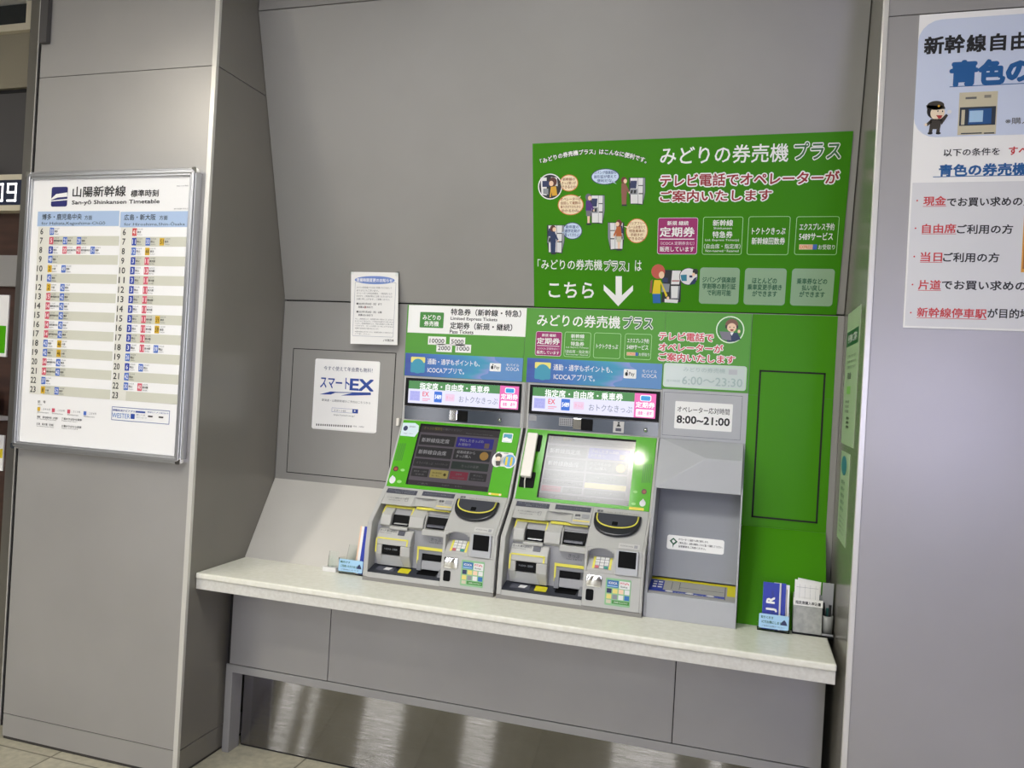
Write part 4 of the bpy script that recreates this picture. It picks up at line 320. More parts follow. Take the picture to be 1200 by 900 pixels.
'fas2/speaker_grille#1':[('B',1.617,-0.1902,1.6199,-0.1149,'fgreen2',1,0.001),('B',1.6239,-0.1895,1.6267,-0.1143,'fgreen2',1,0.001),('B',1.6308,-0.1889,1.6336,-0.1136,'fgreen2',1,0.001),('B',1.6378,-0.1882,1.6406,-0.1131,'fgreen2',1,0.001),('B',1.6446,-0.1876,1.6475,-0.1124,'fgreen2',1,0.001)],
'fas2/call_button#1':[('E',1.6295,-0.2239,0.0099,0.0106,'darkred',1),('E',1.6302,-0.2245,0.0056,0.0059,'redb',2),('E',1.5975,-0.2277,0.0081,0.0054,'fgreen3',1),('E',1.6287,-0.2695,0.0111,0.0124,'pw',2),('Q',[(1.6189,-0.2656),(1.6289,-0.2512),(1.639,-0.2635)],'pw',2,0),('E',1.5963,-0.2744,0.0081,0.0052,'fgreen3',1)],
'usticker/lettering#1':[('B',1.7223,-2.0212,1.9251,-1.9692,'white',1,0.008),('T','オペレーターと通話する際に使用します。',1.8162,-1.9821,0.1062,0.008,'black',0.02,2),('T','ご案内に従い、必要な書類をこちらに置いて撮影してください。',1.8416,-1.9952,0.1555,0.008,'black',0.02,2),('T','証明書等をご用意ください。',1.8131,-2.0077,0.0972,0.0081,'black',0.02,2),('Q',[(1.7313,-1.9912),(1.7445,-1.9788),(1.7606,-1.9926),(1.7475,-2.005),(1.745,-2.0162),(1.7427,-2.0024)],'gink',2,0),('Q',[(1.739,-1.9903),(1.7449,-1.985),(1.7529,-1.9919),(1.7456,-1.999)],'white',3,0)],
}
# ------------------------------------------------------------------ the room
XW = 2.2963; FR = -.5378; ZS = 1.8634; K = .27
def room():
    m = MB(); m.box(-7, 7, -8, 3, -.1, 0, 'floortile'); structure(m.build('floor'))
    m = MB(); m.box(-7, 7, -8, 3, CEIL, CEIL+.1, 'ceilwhite'); structure(m.build('ceiling'))
    # alcove back: steep lower face, panel leaning forward above the joint, upright band on top
    m = MB(); yi = lambda z: -(z-ZS)*K
    m.box(.001, XW-.001, .012, .4, 0, ZS, 'gap')
    m.prism([(0, 0), (.03, 0), (.03, ZS-.002), (0, ZS-.002)], .004, XW-.004, 'alcoveshade')
    structure(m.build('wall_back')); m = MB()
    m.prism([(yi(ZS+.004), ZS+.004), (.02, ZS+.004), (yi(2.996)+.02, 2.996), (yi(2.996), 2.996)], .004, XW-.004, 'alcoveshade')
    m.prism([(-.306, 3.0), (-.28, 3.0), (-.28, CEIL), (-.306, CEIL)], .004, XW-.004, 'alcoveshade')
    m.prism([(.02, ZS+.001), (.4, ZS+.001), (.4, CEIL), (-.29, CEIL), (-.29, 2.996), (.015, ZS+.001)], .001, XW-.001, 'gap'); structure(m.build('wall_back_upper'))
    m = MB(); m.prism([(-.0005, 1.0793), (-.0005, 1.0), (-.13, .7675), (-.1886, .7675)], .003, .594, 'apron')
    structure(m.build('trim_4'))
    # left access door, seen as a closed gap around a flush panel
    d = MB(); sh = Sheet((0, -.0002, 0))
    for a0, b0, a1, b1 in ((.0585, 1.109, .0625, 1.655), (.549, 1.109, .553, 1.655), (.0585, 1.109, .553, 1.1125), (.0585, 1.6515, .553, 1.655)): d.rslab(sh, a0, b0, a1, b1, 0, .0008, 'gap')
    d.rslab(sh, .0625, 1.1125, .549, 1.6515, 0, .0014, 'alcoveshade')
    structure(d.build('door_1'))
    # left pillar
    m = MB(); L = -.845
    for z0, z1 in ((.012, .1005), (.1035, 2.6835), (2.6865, CEIL)): m.box(L, 0, FR, .4, z0, z1, 'wallgrey')
    m.box(L+.003, -.003, FR+.003, .39, 0, CEIL, 'shadowgap')
    structure(m.build('wall_left'))
    m = MB(); m.box(-.0005, .0012, -.535, -.001, .1035, 2.6835, 'sideshade'); m.box(-.0005, .0012, -.535, -.001, 2.6865, CEIL, 'sideshade'); m.box(-.0005, .0012, -.535, -.22, .012, .1005, 'sideshade')
    structure(m.build('wall_left_return'))
    m = MB(); m.box(-.019, .0018, FR-.0025, FR+.012, .0, CEIL, 'trimlight'); structure(m.build('trim_1', bevel=.0015))
    # right pillar
    m = MB()
    for z0, z1 in ((.012, 2.6835), (2.6865, CEIL)): m.box(XW, 4.2, FR, .4, z0, z1, 'wallgrey')
    m.box(XW+.003, 4.19, FR+.003, .39, 0, CEIL, 'shadowgap'); structure(m.build('wall_right'))
    m = MB(); m.box(XW-.0012, XW+.0005, -.535, -.001, 0, CEIL, 'sideshade'); structure(m.build('wall_right_return'))
    m = MB(); m.box(XW-.0018, XW+.0145, FR-.0035, FR+.012, 0, CEIL, 'trimlight'); structure(m.build('trim_2', bevel=.0015))
    # far side of the hall behind the photographer
    m = MB(); m.box(-7, 7, -8.1, -8, 0, CEIL, 'wallgrey'); structure(m.build('wall_opposite'))
    for i, (wx, ww, z0, z1) in enumerate(((-3.99, .26, .1, 2.6), (-3.62, .14, .1, 2.6), (-2.53, .58, .1, 2.6), (-1.14, .42, .1, 2.6), (1.0, .77, .1, 2.6), (1.87, .13, .1, 2.6), (4.1, 1.5, .9, 2.2))):  # unseen bright panes, added for kick plate streaks and right pillar glow
        m = MB(); m.box(wx-ww/2, wx+ww/2, -7.995, -7.985, z0, z1, 'streakpane' if i < 6 else 'glowpane'); f = structure(m.build('window_%d' % (i+1)))
        m = MB()
        for a in ((wx-ww/2-.05, wx-ww/2, z0-.05, z1+.05), (wx+ww/2, wx+ww/2+.05, z0-.05, z1+.05), (wx-ww/2, wx+ww/2, z1, z1+.05), (wx-ww/2, wx+ww/2, z0-.05, z0)): m.box(a[0], a[1], -7.998, -7.95, a[2], a[3], 'trimlight')
        m.build('window_frame', f)
    m = MB(); m.box(L-.9, L-.0, 2.9, 3.0, 0, CEIL, 'deepwood'); 
base('streakpane', 'ffffff', .3, emit='f2f2fa', es=5.0); base('glowpane', 'ffffff', .3, emit='d2d0ff', es=14.0)  # glow of the added panes behind the camera
room()
def lamps():
    for i, (x, y, r, e) in enumerate(DOWNLIGHTS):
        pos = ('in front of the ticket machine with a handset', 'in front of the left pillar')[i]
        t = thing('downlight', (x, y, CEIL), 'round white recessed downlight in the ceiling '+pos, 'ceiling light', 'ceiling downlights')
        m = MB(); m.lathe((x, y, CEIL), [(r+.02, 0), (r+.02, -.006), (r, -.008), (r, 0)], 'lampring'); m.build('trim_ring', t)
        m = MB(); m.lathe((x, y, CEIL), [(r, -.001), (r, -.003), (.0001, -.004)], 'lampwhite%d' % i); m.build('diffuser', t)
    for i, (x, y) in enumerate(PANELS):
        lr = ('left', 'middle', 'right')[i % 3]; nf = 'nearer the wall' if i < 3 else 'farther out over the hall'
        t = thing('ceiling_light', (x, y, CEIL), 'long white ceiling light panel, %s one of the row %s' % (lr, nf), 'ceiling light', 'ceiling light panels')
        m = MB(); m.box(x-.64, x+.64, y-.17, y+.17, CEIL-.02, CEIL-.001, 'lampring'); m.build('frame', t)
        m = MB(); m.box(x-.6, x+.6, y-.13, y+.13, CEIL-.024, CEIL-.0202, 'panelwhite'); m.build('diffuser', t)
    x, y, hx, hy = NEAR_PANEL
    t = thing('ceiling_light', (x, y, CEIL), 'square white ceiling light panel right in front of the alcove', 'ceiling light')
    m = MB(); m.box(x-hx-.03, x+hx+.03, y-hy-.03, y+hy+.03, CEIL-.02, CEIL-.001, 'lampring'); m.build('frame', t)
    m = MB(); m.box(x-hx, x+hx, y-hy, y+hy, CEIL-.024, CEIL-.0202, 'nearwhite'); m.build('diffuser', t)
lamps()
# ------------------------------------------------------------------ counter
def counter():
    m = MB(); m.box(.0025, 2.274, -.497, -.002, .7445, .7675, 'stone')
    c = tag(m.build('counter', loc=(1.14, -.25, .7445), bevel=.006, seg=3), 'long pale stone counter top running under the ticket machines', 'counter')
    m = MB(); m.box(.0035, 2.272, -.491, -.02, .705, .7442, 'stonefront'); m.build('apron_band', c, bevel=.001)
    t = thing('counter_cabinet', (1.14, -.25, 0), 'grey panelled base with steel kick plate below the stone counter', 'cabinet')
    for x0, x1 in ((.0305, .4725), (.4755, 1.7905), (1.7935, 2.268)):
        m = MB(); m.box(x0, x1, -.2913, -.27, .3595, .7045, 'undergrey'); m.build('panel', t, bevel=.001)
    m = MB(); m.box(.016, 2.268, -.286, -.245, .34, .7, 'gap'); m.build('carcass', t)
    m = MB(); m.prism([(-.2925, .3254), (-.2925, .3562), (-.235, .3562), (-.235, .3254)], .016, 2.268, 'undergrey')
    m.box(.016, .047, -.2925, -.222, 0, .3254, 'undergrey'); m.box(2.238, 2.268, -.2925, -.222, 0, .3254, 'undergrey'); m.build('frame', t, bevel=.0015)
    m = MB(); m.box(.05, 2.235, -.2155, -.213, .008, .3254, 'stainless'); o = m.build('kick_plate', t)
    uv = o.data.uv_layers.new(name='UVMap')
    for l in o.data.loops: co = o.data.vertices[l.vertex_index].co; uv.data[l.index].uv = (co.x, co.z)
    m = MB(); m.box(.047, 2.238, -.212, -.2, 0, .33, 'gap'); m.build('plate_backing', t)
counter()
# ------------------------------------------------------------------ signs above the machines
WS = Sheet((0, -.003, 3.0))
def flat(name, x0, x1, z0, z1, mat, label, cat, y=-.003, y1=-.0002, bevel=0, group=None):
    m = MB(); m.box(x0, x1, y, y1, z0, z1, mat); return tag(m.build(name, loc=((x0+x1)/2, y1, z0), bevel=bevel), label, cat, group)
def signs():
    # big green poster on the leaning panel
    up = Vector((0, -.162, .6)).normalized(); sh = Sheet((0, -.1620, 2.4634), up, d=.004)
    m = MB(); top = .013; bot = -.6195
    m.slab(sh, [(1.1425, bot), (2.2665, bot), (2.2715, .0095), (1.1445, .0045)], -.003, 0, 'postergreen')
    o = tag(m.build('wall_poster', loc=(1.7, -.01, 1.87)), 'large dark green poster with cartoons and a white arrow on the wall above the machines', 'poster')
    prints('poster', sh, o)
    o = flat('header_sign', .593, 1.1105, 1.5615, 1.859, 'headgreen', 'green and white sign above the left ticket machine listing limited express and pass tickets', 'sign'); prints('head1', WS, o)
    o = flat('header_sign', 1.112, 1.6625, 1.5615, 1.859, 'headgreen', 'green sign with four service boxes above the ticket machine that has a handset', 'sign'); prints('head2', WS, o)
    o = flat('operator_sign', 1.6635, 1.9775, 1.5655, 1.859, 'headgreen', 'green sign with red lettering and round operator portrait beside the four-box sign', 'sign'); prints('tv', WS, o)
    s2 = Sheet((0, -.0045, 3.0))
    o = flat('banner', .5965, 1.109, 1.5625, 1.657, 'bannerblue', 'blue app banner strip above the left ticket machine display', 'banner', -.0045, -.0031, group='blue app banners'); prints('ban1', s2, o)
    o = flat('banner', 1.1265, 1.6605, 1.5625, 1.6595, 'bannerblue', 'blue app banner strip above the display of the machine with handset', 'banner', -.0045, -.0031, group='blue app banners'); prints('ban2', s2, o)
    m = MB(); s3 = Sheet((0, -.0045, 3.0)); m.rslab(Sheet((0, -.0031, 0)), 1.6665, 1.5735, 1.9695, 1.6645, 0, .0014, 'plate', .01)
    o = tag(m.build('hours_plate', loc=(1.818, -.003, 1.5735)), 'pale glossy opening hours plate with numerals paled to look washed out by glare, under the red lettering', 'sign'); prints('hours', s3, o)
    # green cladding with its own closed access door
    g = MB(); sh = Sheet((0, -.0002, 0)); g.box(1.9785, 2.272, -.0032, -.0003, 1.0795, 1.859, 'clad')
    g.prism([(-.004, 1.0792), (-.004, 1.0), (-.13, .768), (-.1886, .768)], 1.982, 2.272, 'clad')
    g.box(1.9785, 1.981, -.0035, -.0031, 1.56, 1.859, 'claddk'); g.box(1.9785, 2.272, -.0035, -.0031, 1.5595, 1.561, 'claddk')
    gp = tag(g.build('wall_cladding', loc=(2.125, 0, .768)), 'bright green wall cladding right of the operator cabinet, sloping down to the counter', 'wall panel')
    d = MB(); sh = Sheet((0, -.0033, 0))
    for a0, b0, a1, b1 in ((2.014, 1.111, 2.0205, 1.654), (2.2355, 1.111, 2.2420, 1.654), (2.014, 1.111, 2.242, 1.1175), (2.014, 1.6475, 2.242, 1.654)): d.rslab(sh, a0, b0, a1, b1, 0, .0008, 'gap')
    d.rslab(sh, 2.0205, 1.1175, 2.2355, 1.6475, 0, .0012, 'clad'); d.build('access_door', gp)
    m = MB(); m.box(2.2725, 2.2945, -.002, -.0003, .768, ZS-.003, 'alcoveshade'); m.build('edge_strip', gp)
    # white sticker sheet on the left access door
    m = MB(); m.rslab(Sheet((0, -.0016, 0)), .172, 1.311, .4812, 1.6148, 0, .001, 'paper', .008)
    o = tag(m.build('notice_sheet', loc=(.326, -.002, 1.311)), 'white sheet with blue italic lettering stuck on the grey access door', 'notice'); prints('ex', Sheet((0, -.0028, 3.0)), o)
    m = MB(); m.box(.179, .47, -.0045, -.0028, 1.3095, 1.3155, 'paper2'); m.build('curled_edge', o)
    # laminated A4 note taped over the joint
    m = MB(); sh = Sheet((0, -.036, 3.0)); m.slab(sh, [(.3545, -1.3165), (.5715, -1.3135), (.5582, -1.0115), (.3387, -1.0112)], -.001, 0, 'laminate')
    o = tag(m.build('paper_notice', loc=(.44, -.036, 1.684)), 'laminated white paper with a blue oval heading taped across the wall joint', 'notice'); prints('note', sh, o)
    for x, z in ((.337, 1.984), (.551, 1.981)):
        m = MB(); m.rslab(Sheet((0, -.0366, 0)), x-.004, z-.006, x+.014, z+.012, 0, .0006, 'acrylic'); m.build('tape', o)
    # timetable board on the left pillar
    t = thing('timetable_board', (-.44, FR, 1.18), 'large framed white railway timetable with beige striped rows on the left pillar', 'timetable')
    x0, x1, z0, z1 = -.8465, -.0345, 1.182, 2.292
    m = MB(); m.box(x0+.01, x1-.01, -.5615, -.5385, z0+.01, z1-.01, 'twhite'); m.build('sheet', t)
    f = MB(); w = .03
    for a0, b0, a1, b1 in ((x0, z0+.012, x0+w, z1-.012), (x1-w, z0+.012, x1, z1-.012), (x0+.012, z0, x1-.012, z0+w), (x0+.012, z1-w, x1-.012, z1)):
        if a1-a0 < b1-b0: f.box(a0, a1, -.571, -.5385, b0, b1, 'alu'); f.box(a0+.009, a1-.006, -.576, -.5705, b0, b1, 'alu')
        else: f.box(a0, a1, -.571, -.5385, b0, b1, 'alu'); f.box(a0, a1, -.576, -.5705, b0+.009, b1-.006, 'alu')
    f.build('frame', t, bevel=.003)
    for a, b in ((x0, z0), (x1, z0), (x0, z1), (x1, z1)):
        m = MB(); sx = 1 if a == x0 else -1; sz = 1 if b == z0 else -1
        m.rslab(Sheet((0, -.5385, 0)), min(a, a+sx*.02)-.001, min(b, b+sz*.02)-.001, max(a, a+sx*.02)+.001, max(b, b+sz*.02)+.001, 0, .036, 'chrome', .007); m.build('corner_cap', t)
    sh = Sheet((0, -.562, 3.0)); prints('time', sh, t)
    R = PR['time/ROWS#1']; rows = MB(); nums = MB(); ent = MB()
    rnd = random.Random(3)
    left = {6: 'b33', 7: 'r5 b21 b29', 8: 'B5 r20 r43 b51', 9: 'b48', 10: 'y2 b49', 11: 'b42', 12: 'y2 b42', 13: 'r15 b42', 14: 'r14 b42', 15: 'r14 b42', 16: 'r14 b42', 17: 'r14 b42', 18: 'b42 y46', 19: 'b42 y46', 20: 'r14 b42', 21: 'r14 b42', 22: 'b37', 23: 'y8 b52'}
    right = {6: 'o41', 7: 'B11 b33 y51', 8: 'b12 y44', 9: 'B3 r11', 10: 'B3 r13', 11: 'B3 r11', 12: 'B3 r11', 13: 'B3 r11', 14: 'B3 r11', 15: 'B3 r11 y59', 16: 'B3 r11 y59', 17: 'B3 r11', 18: 'B3 r11 b39', 19: 'b26', 20: 'B6 b30', 21: 'b42', 22: 'b30 r40', 23: ''}
    CC = dict(b='tblu', B='tbl2', r='tred', y='tyel', o='red2')
    for tab, a6, a23, xs, e0, e1 in ((left, R['l6'], R['l23'], (R['lx0'][0], R['lx1'][0]), R['e0'], R['e1']), (right, R['r6'], R['r23'], (R['rx0'][0], R['rx1'][0]), R['re0'], R['re1'])):
        for h in range(6, 24):
            b = a6[1]+(a23[1]-a6[1])*(h-6)/17; a = (a6[0]+a23[0])/2; dh = abs(a23[1]-a6[1])/17
            draw(rows, sh, ('B', xs[0], b-dh/2, xs[1], b+dh/2, 'tbeige' if h % 2 else 'twhite', 1, 0))
            draw(rows, sh, ('B', xs[0], b-dh/2, xs[0]+.068, b+dh/2, 'tnum', 2, 0))
            s = str(h); w = .0135*len(s); draw(nums, sh, ('T', s, a, b, w, .0235, 'black', .02, 3))
            for i, e in enumerate(tab[h].split()):
                c = CC[e[0]]; x = e0[0]+(e1[0]-e0[0])*i*.97; n = e[1:]
                draw(ent, sh, ('B', x-.0105, b-.0145, x+.0105, b+.0145, c, 3, .001)); draw(ent, sh, ('T', n, x, b, .0065*len(n)+.002, .017, 'black' if e[0] == 'y' else 'white', .01, 4))
                ds, en = (('博多', 'Hakata') if tab is left else ('岡山', 'Okayama')) if e[0] in 'bB' else ((('鹿児島中央', 'Kagoshima') if tab is left else ('新大阪', 'Shin-Osaka')) if e[0] == 'r' else (('東京', 'Tokyo') if tab is right else ('小倉', 'Kokura')))
                wd = .0085*len(ds); draw(ent, sh, ('T', 'のぞみ号', x+.0135+.012, b+.0105, .024, .0055, 'grey4', 0, 3)); draw(ent, sh, ('T', ds, x+.013+wd/2, b, wd, .0085, 'black', .02, 3)); draw(ent, sh, ('T', en, x+.0135+.011, b-.0105, .022, .005, 'grey4', 0, 3))
    rows.build('row_stripes', t); nums.build('hour_numbers', t); ent.build('departures', t)
    # big white poster on the right pillar
    sh = Sheet((0, FR-.0035, 3.0)); m = MB(); a, b = sh.o.z, 0
    m.slab(sh, RP, -.003, 0, 'paper'); o = tag(m.build('pillar_poster', loc=(2.9, FR, 1.7)), 'large white poster with black, blue and red Japanese lettering on the right pillar', 'poster')
    prints('rp', sh, o)
    # two narrow posters on the side wall of the alcove
    sr = (0, -1, 0)
    for nm, y0, y1, z0, z1, lab in (('side_poster', -.1115, -.425, 1.412, 1.855, 'upper of two pale posters on the right side wall of the alcove'), ('side_poster', -.14, -.363, 1.095, 1.3885, 'lower of two pale posters on the right side wall, with a round teal mark')):
        sh = Sheet((XW-.0013, 0, 0), (0, 0, 1), sr, d=.0012); m = MB(); A0, A1 = -y0, -y1
        m.rslab(sh, A0, z0, A1, z1, -.001, 0, 'palegreen'); o = tag(m.build(nm, loc=(XW-.0013, (y0+y1)/2, z0)), lab, 'poster', 'posters on the side wall')
        p = MB(); h = z1-z0; w = A1-A0
        if z0 > 1.4:
            draw(p, sh, ('B', A0+.01, z1-.115, A1-.02, z1-.065, 'gink', 2, 0)); draw(p, sh, ('T', '券売機のご案内', (A0+A1)/2, z1-.09, w*.7, .028, 'white', .02, 3))
            for i in range(3): draw(p, sh, ('T', 'ご利用いただけます', (A0+A1)/2, z1-.15-i*.018, w*.7, .01, 'grey4', 0, 2))
            draw(p, sh, ('T', '現金', A0+w*.4, z1-.215, w*.3, .022, 'grey4', .03, 2)); draw(p, sh, ('B', A0+w*.25, z1-.275, A0+w*.55, z1-.25, 'fgreen3', 2, 0))
            for i in range(3): draw(p, sh, ('T', '自由席', A0+w*.35, z1-.30-i*.016, w*.3, .01, 'grey4', 0, 2))
            for i in range(3): draw(p, sh, ('T', '券', A0+w*.45, z1-.355-i*.014, w*.25, .01, 'black', .03, 2))
        else:
            draw(p, sh, ('E', A0+w*.42, z1-.045, w*.3, .032, 'teal', 2))
            for i in range(5): draw(p, sh, ('T', 'お知らせ', A0+w*.4, z1-.1-i*.022, w*.4, .013, 'gink', .02, 2))
            for i in range(4): draw(p, sh, ('T', 'ご利用ください', A0+w*.45, z1-.215-i*.016, w*.6, .008, 'grey4', 0, 2))
        p.build('lettering', o)
base('headgreen', '579c3a', .35, spec=.3); base('postergreen', '3c8508', .45, spec=.15); base('plate', 'c6d2ce', .14, spec=.5); base('laminate', 'ecebe6', .16, spec=.6); base('palegreen', 'b9cdaa', .3); base('claddk', '3d7a18', .4)
RP = [(2.3945, -1.2235), (3.0, -1.2235), (3.0, -.3195), (2.3925, -.3185)]
signs()
# ------------------------------------------------------------------ ticket machines
UG = Vector((0, .135, .267)).normalized(); U2 = Vector((0, .133, .123)).normalized(); U3 = Vector((0, .019, .2225)).normalized()
def ticket_machine(X, plus):
    lab = 'right-hand grey and green ticket machine, with a white handset beside its pale screen' if plus else 'left-hand grey and green ticket machine, with a dark screen and no handset'
    t = thing('ticket_machine', (X+.265, -.15, .7675), lab, 'ticket machine', 'ticket machines')
    G = Sheet((X, 0, 1.38), UG, d=.001); S2 = Sheet((X, -.135, 1.113), U2, d=.001); S3 = Sheet((X, -.268, .99), U3, d=.001)
    G0 = Sheet((0, 0, 1.38), UG, d=.001)
    P = lambda m, n, **k: m.build(n, t, **k)
    # -- casing behind the display, side plates
    m = MB(); m.box(0, .001, 0, 0, 0, 0, 'cast') if 0 else None
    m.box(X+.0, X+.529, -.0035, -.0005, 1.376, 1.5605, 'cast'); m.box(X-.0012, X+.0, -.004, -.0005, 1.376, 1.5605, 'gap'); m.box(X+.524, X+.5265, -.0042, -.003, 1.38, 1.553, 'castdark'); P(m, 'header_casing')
    m = MB(); side = [(-.001, 1.38), (-.135, 1.113), (-.268, .99), (-.281, .895), (-.287, .782), (-.001, .782)]
    inset = [(-.001, 1.38), (-.131, 1.113), (-.262, .989), (-.28, .782), (-.001, .782)]
    m.prism(side, X+.000, X+.019, 'cast'); P(m, 'side_panel', bevel=.003); m = MB(); m.prism(side, X+.5195, X+.529, 'cast'); P(m, 'side_panel', bevel=.003)
    if not plus:
        m = MB(); m.box(X-.019, X-.007, -.018, -.0005, 1.35, 1.382, 'handset'); P(m, 'side_latch', bevel=.0015)
    # -- display
    x0, x1 = (X+.0115, X+.5145) if not plus else (X+.0095, X+.5225)
    m = MB(); sh = Sheet((0, -.004, 0))
    u0, u1, v0, v1 = (.6197, 1.1008, 1.4495, 1.5425) if not plus else (1.1568, 1.6448, 1.4495, 1.5435)
    for a in ((x0, 1.4375, u0, 1.5535), (u1, 1.4375, x1, 1.5535), (u0, 1.4375, u1, v0), (u0, v1, u1, 1.5535)): m.rslab(sh, *a, -.003, .006, 'bezel')
    d = P(m, 'display'); m = MB(); m.rslab(sh, u0, v0, u1, v1, -.0005, .0005, 'bezel'); m.build('display_pane', d)
    m = MB()
    for k, ops in PR.items():
        if k.startswith('led%d/' % (2 if plus else 1)):
            for op in ops: draw(m, Sheet((0, -.0046, 3.0)), op)
    m.build('lit_message', d)
    # -- sensor strip between display and fascia
    m = MB(); m.box(x0, x1, -.006, -.003, 1.381, 1.4355, 'darkglass2' if plus else 'darkglass'); s = P(m, 'sensor_strip')
    m = MB(); cx = X+(.225 if plus else .247); m.rslab(Sheet((0, -.006, 0)), cx-.034, 1.389, cx, 1.431, 0, .004, 'chrome', .003); m.build('mirror_tile', s, bevel=.0015)
    m = MB(); m.rslab(Sheet((0, -.006, 0)), cx+.0, 1.386, cx+.045, 1.431, 0, .003, 'blackslot', .002); m.build('camera_window', s)
    m = MB(); q = X+(.43 if not plus else .475); m.lathe((0, 0, 0), [(.009, 0), (.007, .006), (.0001, .008)], 'chrome', 16); m.v = [(q+x, -.006-z, 1.404+y) for x, y, z in m.v]; m.build('lens', s, smooth=True)
    if plus:
        m = MB(); sh = Sheet((0, -.006, 0)); m.rslab(sh, X+.135, 1.398, X+.212, 1.43, 0, .001, 'castdark', .002)
        for i in range(9):
            for j in range(4): m.rslab(sh, X+.139+i*.008, 1.4015+j*.007, X+.143+i*.008, 1.4045+j*.007, .001, .0014, 'gap')
        m.build('speaker_grille', s)
        m = MB(); m.rslab(sh, X+.35, 1.386, X+.392, 1.43, 0, .001, 'labelw'); m.slab(sh, [(X+.363, 1.41), (X+.379, 1.41), (X+.374, 1.42), (X+.368, 1.42)], .001, .0014, 'black'); m.rslab(sh, X+.367, 1.421, X+.375, 1.428, .001, .0014, 'black', .003); m.rslab(sh, X+.36, 1.392, X+.382, 1.404, .001, .0014, 'label'); m.build('person_symbol', s)
        m = MB(); m.rslab(sh, X+.012, 1.41, X+.042, 1.432, 0, .0008, 'castdark'); m.build('label_plate', s)
    # -- green fascia with the touch screen let into it
    fb = -.2992; f0, f1 = .0085, .519
    s0, s1, sb0, sb1 = (.088, .437, -.2845, -.0155) if not plus else (.092, .4425, -.286, -.0185)
    m = MB()
    for a in ((f0, fb, s0, 0), (s1, fb, f1, 0), (s0, fb, s1, sb0), (s0, sb1, s1, 0)): m.rslab(G, *a, -.012, 0, 'fascia')
    m.prism([(-.001, 1.365), (-.112, 1.12), (-.001, 1.12)], X+.02, X+.518, 'bezel')
    F = P(m, 'fascia')
    m = MB(); m.rslab(G, s0, sb0, s1, sb1, -.0125, -.0075, 'bezel')
    for a in ((s0, sb0, s0+.004, sb1), (s0, sb1-.004, s1, sb1)): m.rslab(G, *a, -.0075, -.0003, 'bezel')
    T_ = P(m, 'touch_screen'); m = MB()
    for op in PR['scr%d/screen_menu#1' % (2 if plus else 1)]: draw(m, Sheet((0, 0, 1.38), UG, d=-.006), op)
    m.build('screen_menu', T_)
    for k, ops in PR.items():
        if k.startswith('fas%d/' % (2 if plus else 1)):
            m = MB()
            for op in ops: draw(m, G0, op)
            m.build(k.split('/')[1].split('#')[0], F)
    if plus:
        h = MB(); h.slab(G, [(.0185, -.03), (.061, -.031), (.063, -.215), (.0185, -.214)], .013, .027, 'handset')
        h.slab(G, [(.021, -.036), (.058, -.036), (.06, -.075), (.021, -.075)], .004, .0135, 'handset'); h.slab(G, [(.021, -.175), (.06, -.175), (.06, -.214), (.021, -.214)], .004, .0135, 'handset'); H = P(h, 'handset', bevel=.004)
        m = MB(); m.rslab(G, .014, -.1, .074, -.028, 0, .004, 'blackslot', .005); m.rslab(G, .014, -.252, .0735, -.186, 0, .004, 'blackslot', .005); P(m, 'handset_cradle', bevel=.002)
        m = MB(); m.tube([G.p(.04, -.212, .02), G.p(.04, -.232, .02), G.p(.04, -.2545, .004)], .0022, 'handset'); m.build('cord', H)
    # -- lower body: right column, sill, hood over the slots, recessed back
    m = MB(); c0, k0, k1 = X+.3165, X+.3265, X+.4205
    face = lambda o: [(-.135-o, 1.113), (-.268-o, .99), (-.2855-o, .782)]
    m.prism([(-.1, 1.113), (-.135, 1.113), (-.268, .99), (-.1, .99)], c0, X+.5195, 'cast')
    m.prism([(-.1, .99), (-.268, .99), (-.2755, .9025), (-.1, .9025)], k1, X+.5195, 'cast')
    m.prism([(-.1, .99), (-.268, .99), (-.2755, .9025), (-.1, .9025)], c0, k0, 'cast')
    m.prism([(-.1, .9025), (-.2755, .9025), (-.2855, .782), (-.1, .782)], c0, X+.5195, 'cast')
    P(m, 'front_column', bevel=.002)
    m = MB(); m.prism([(-.003, .7677), (-.287, .7677), (-.287, .7815), (-.003, .7815)], X, X+.529, 'plinth'); P(m, 'plinth')
    if not plus:
        m = MB(); m.prism([(-.002, 1.378), (-.115, 1.113), (-.245, .985), (-.262, .769), (-.002, .769)], X+.5292, X+.5385, 'gap'); P(m, 'gap_filler')
    m = MB(); m.prism([(-.2, .7818), (-.2865, .7818), (-.2845, .8), (-.2, .8)], X+.019, c0, 'cast'); P(m, 'sill')
    m = MB(); m.prism([(-.003, 1.113), (-.09, 1.113), (-.215, .97), (-.225, .7818), (-.003, .7818)], X+.019, c0, 'castdark'); P(m, 'recess_back')  # casing grey made darker here, standing in for shade inside the recess
    m = MB(); m.prism([(-.09, 1.113), (-.135, 1.113), (-.1665, 1.0839), (-.13, 1.073)], X+.019, c0, 'cast')
    hood = [(-.13, 1.0835), (-.1668, 1.0837), (-.2005, 1.0525), (-.165, 1.043)]
    m.prism(hood, X+.02, X+.146, 'cast'); m.prism(hood, X+.245, c0-.001, 'cast')
    P(m, 'slot_hood', bevel=.0012); m = MB(); n = 16; V = []           # scooped finger notch in the middle of the hood
    for i in range(n+1):
        x_ = X+.146+.099*i/n; dd = .024*math.sin(math.pi*i/n)**.7
        V += [(x_, -.12, 1.0836), (x_, -.1668+dd, 1.0836), (x_, -.1985+dd, 1.0535), (x_, -.165+dd*.3, 1.0435)]
    m.add(V, [(4*i+k, 4*i+4+k, 4*i+5+k, 4*i+1+k) for i in range(n) for k in range(3)], 'cast'); P(m, 'finger_notch', smooth=False)
    m = MB(); q = lambda a0, b0, a1, b1, mat, d=.0006: m.rslab(S2, a0, b0, a1, b1, 0, d, mat)
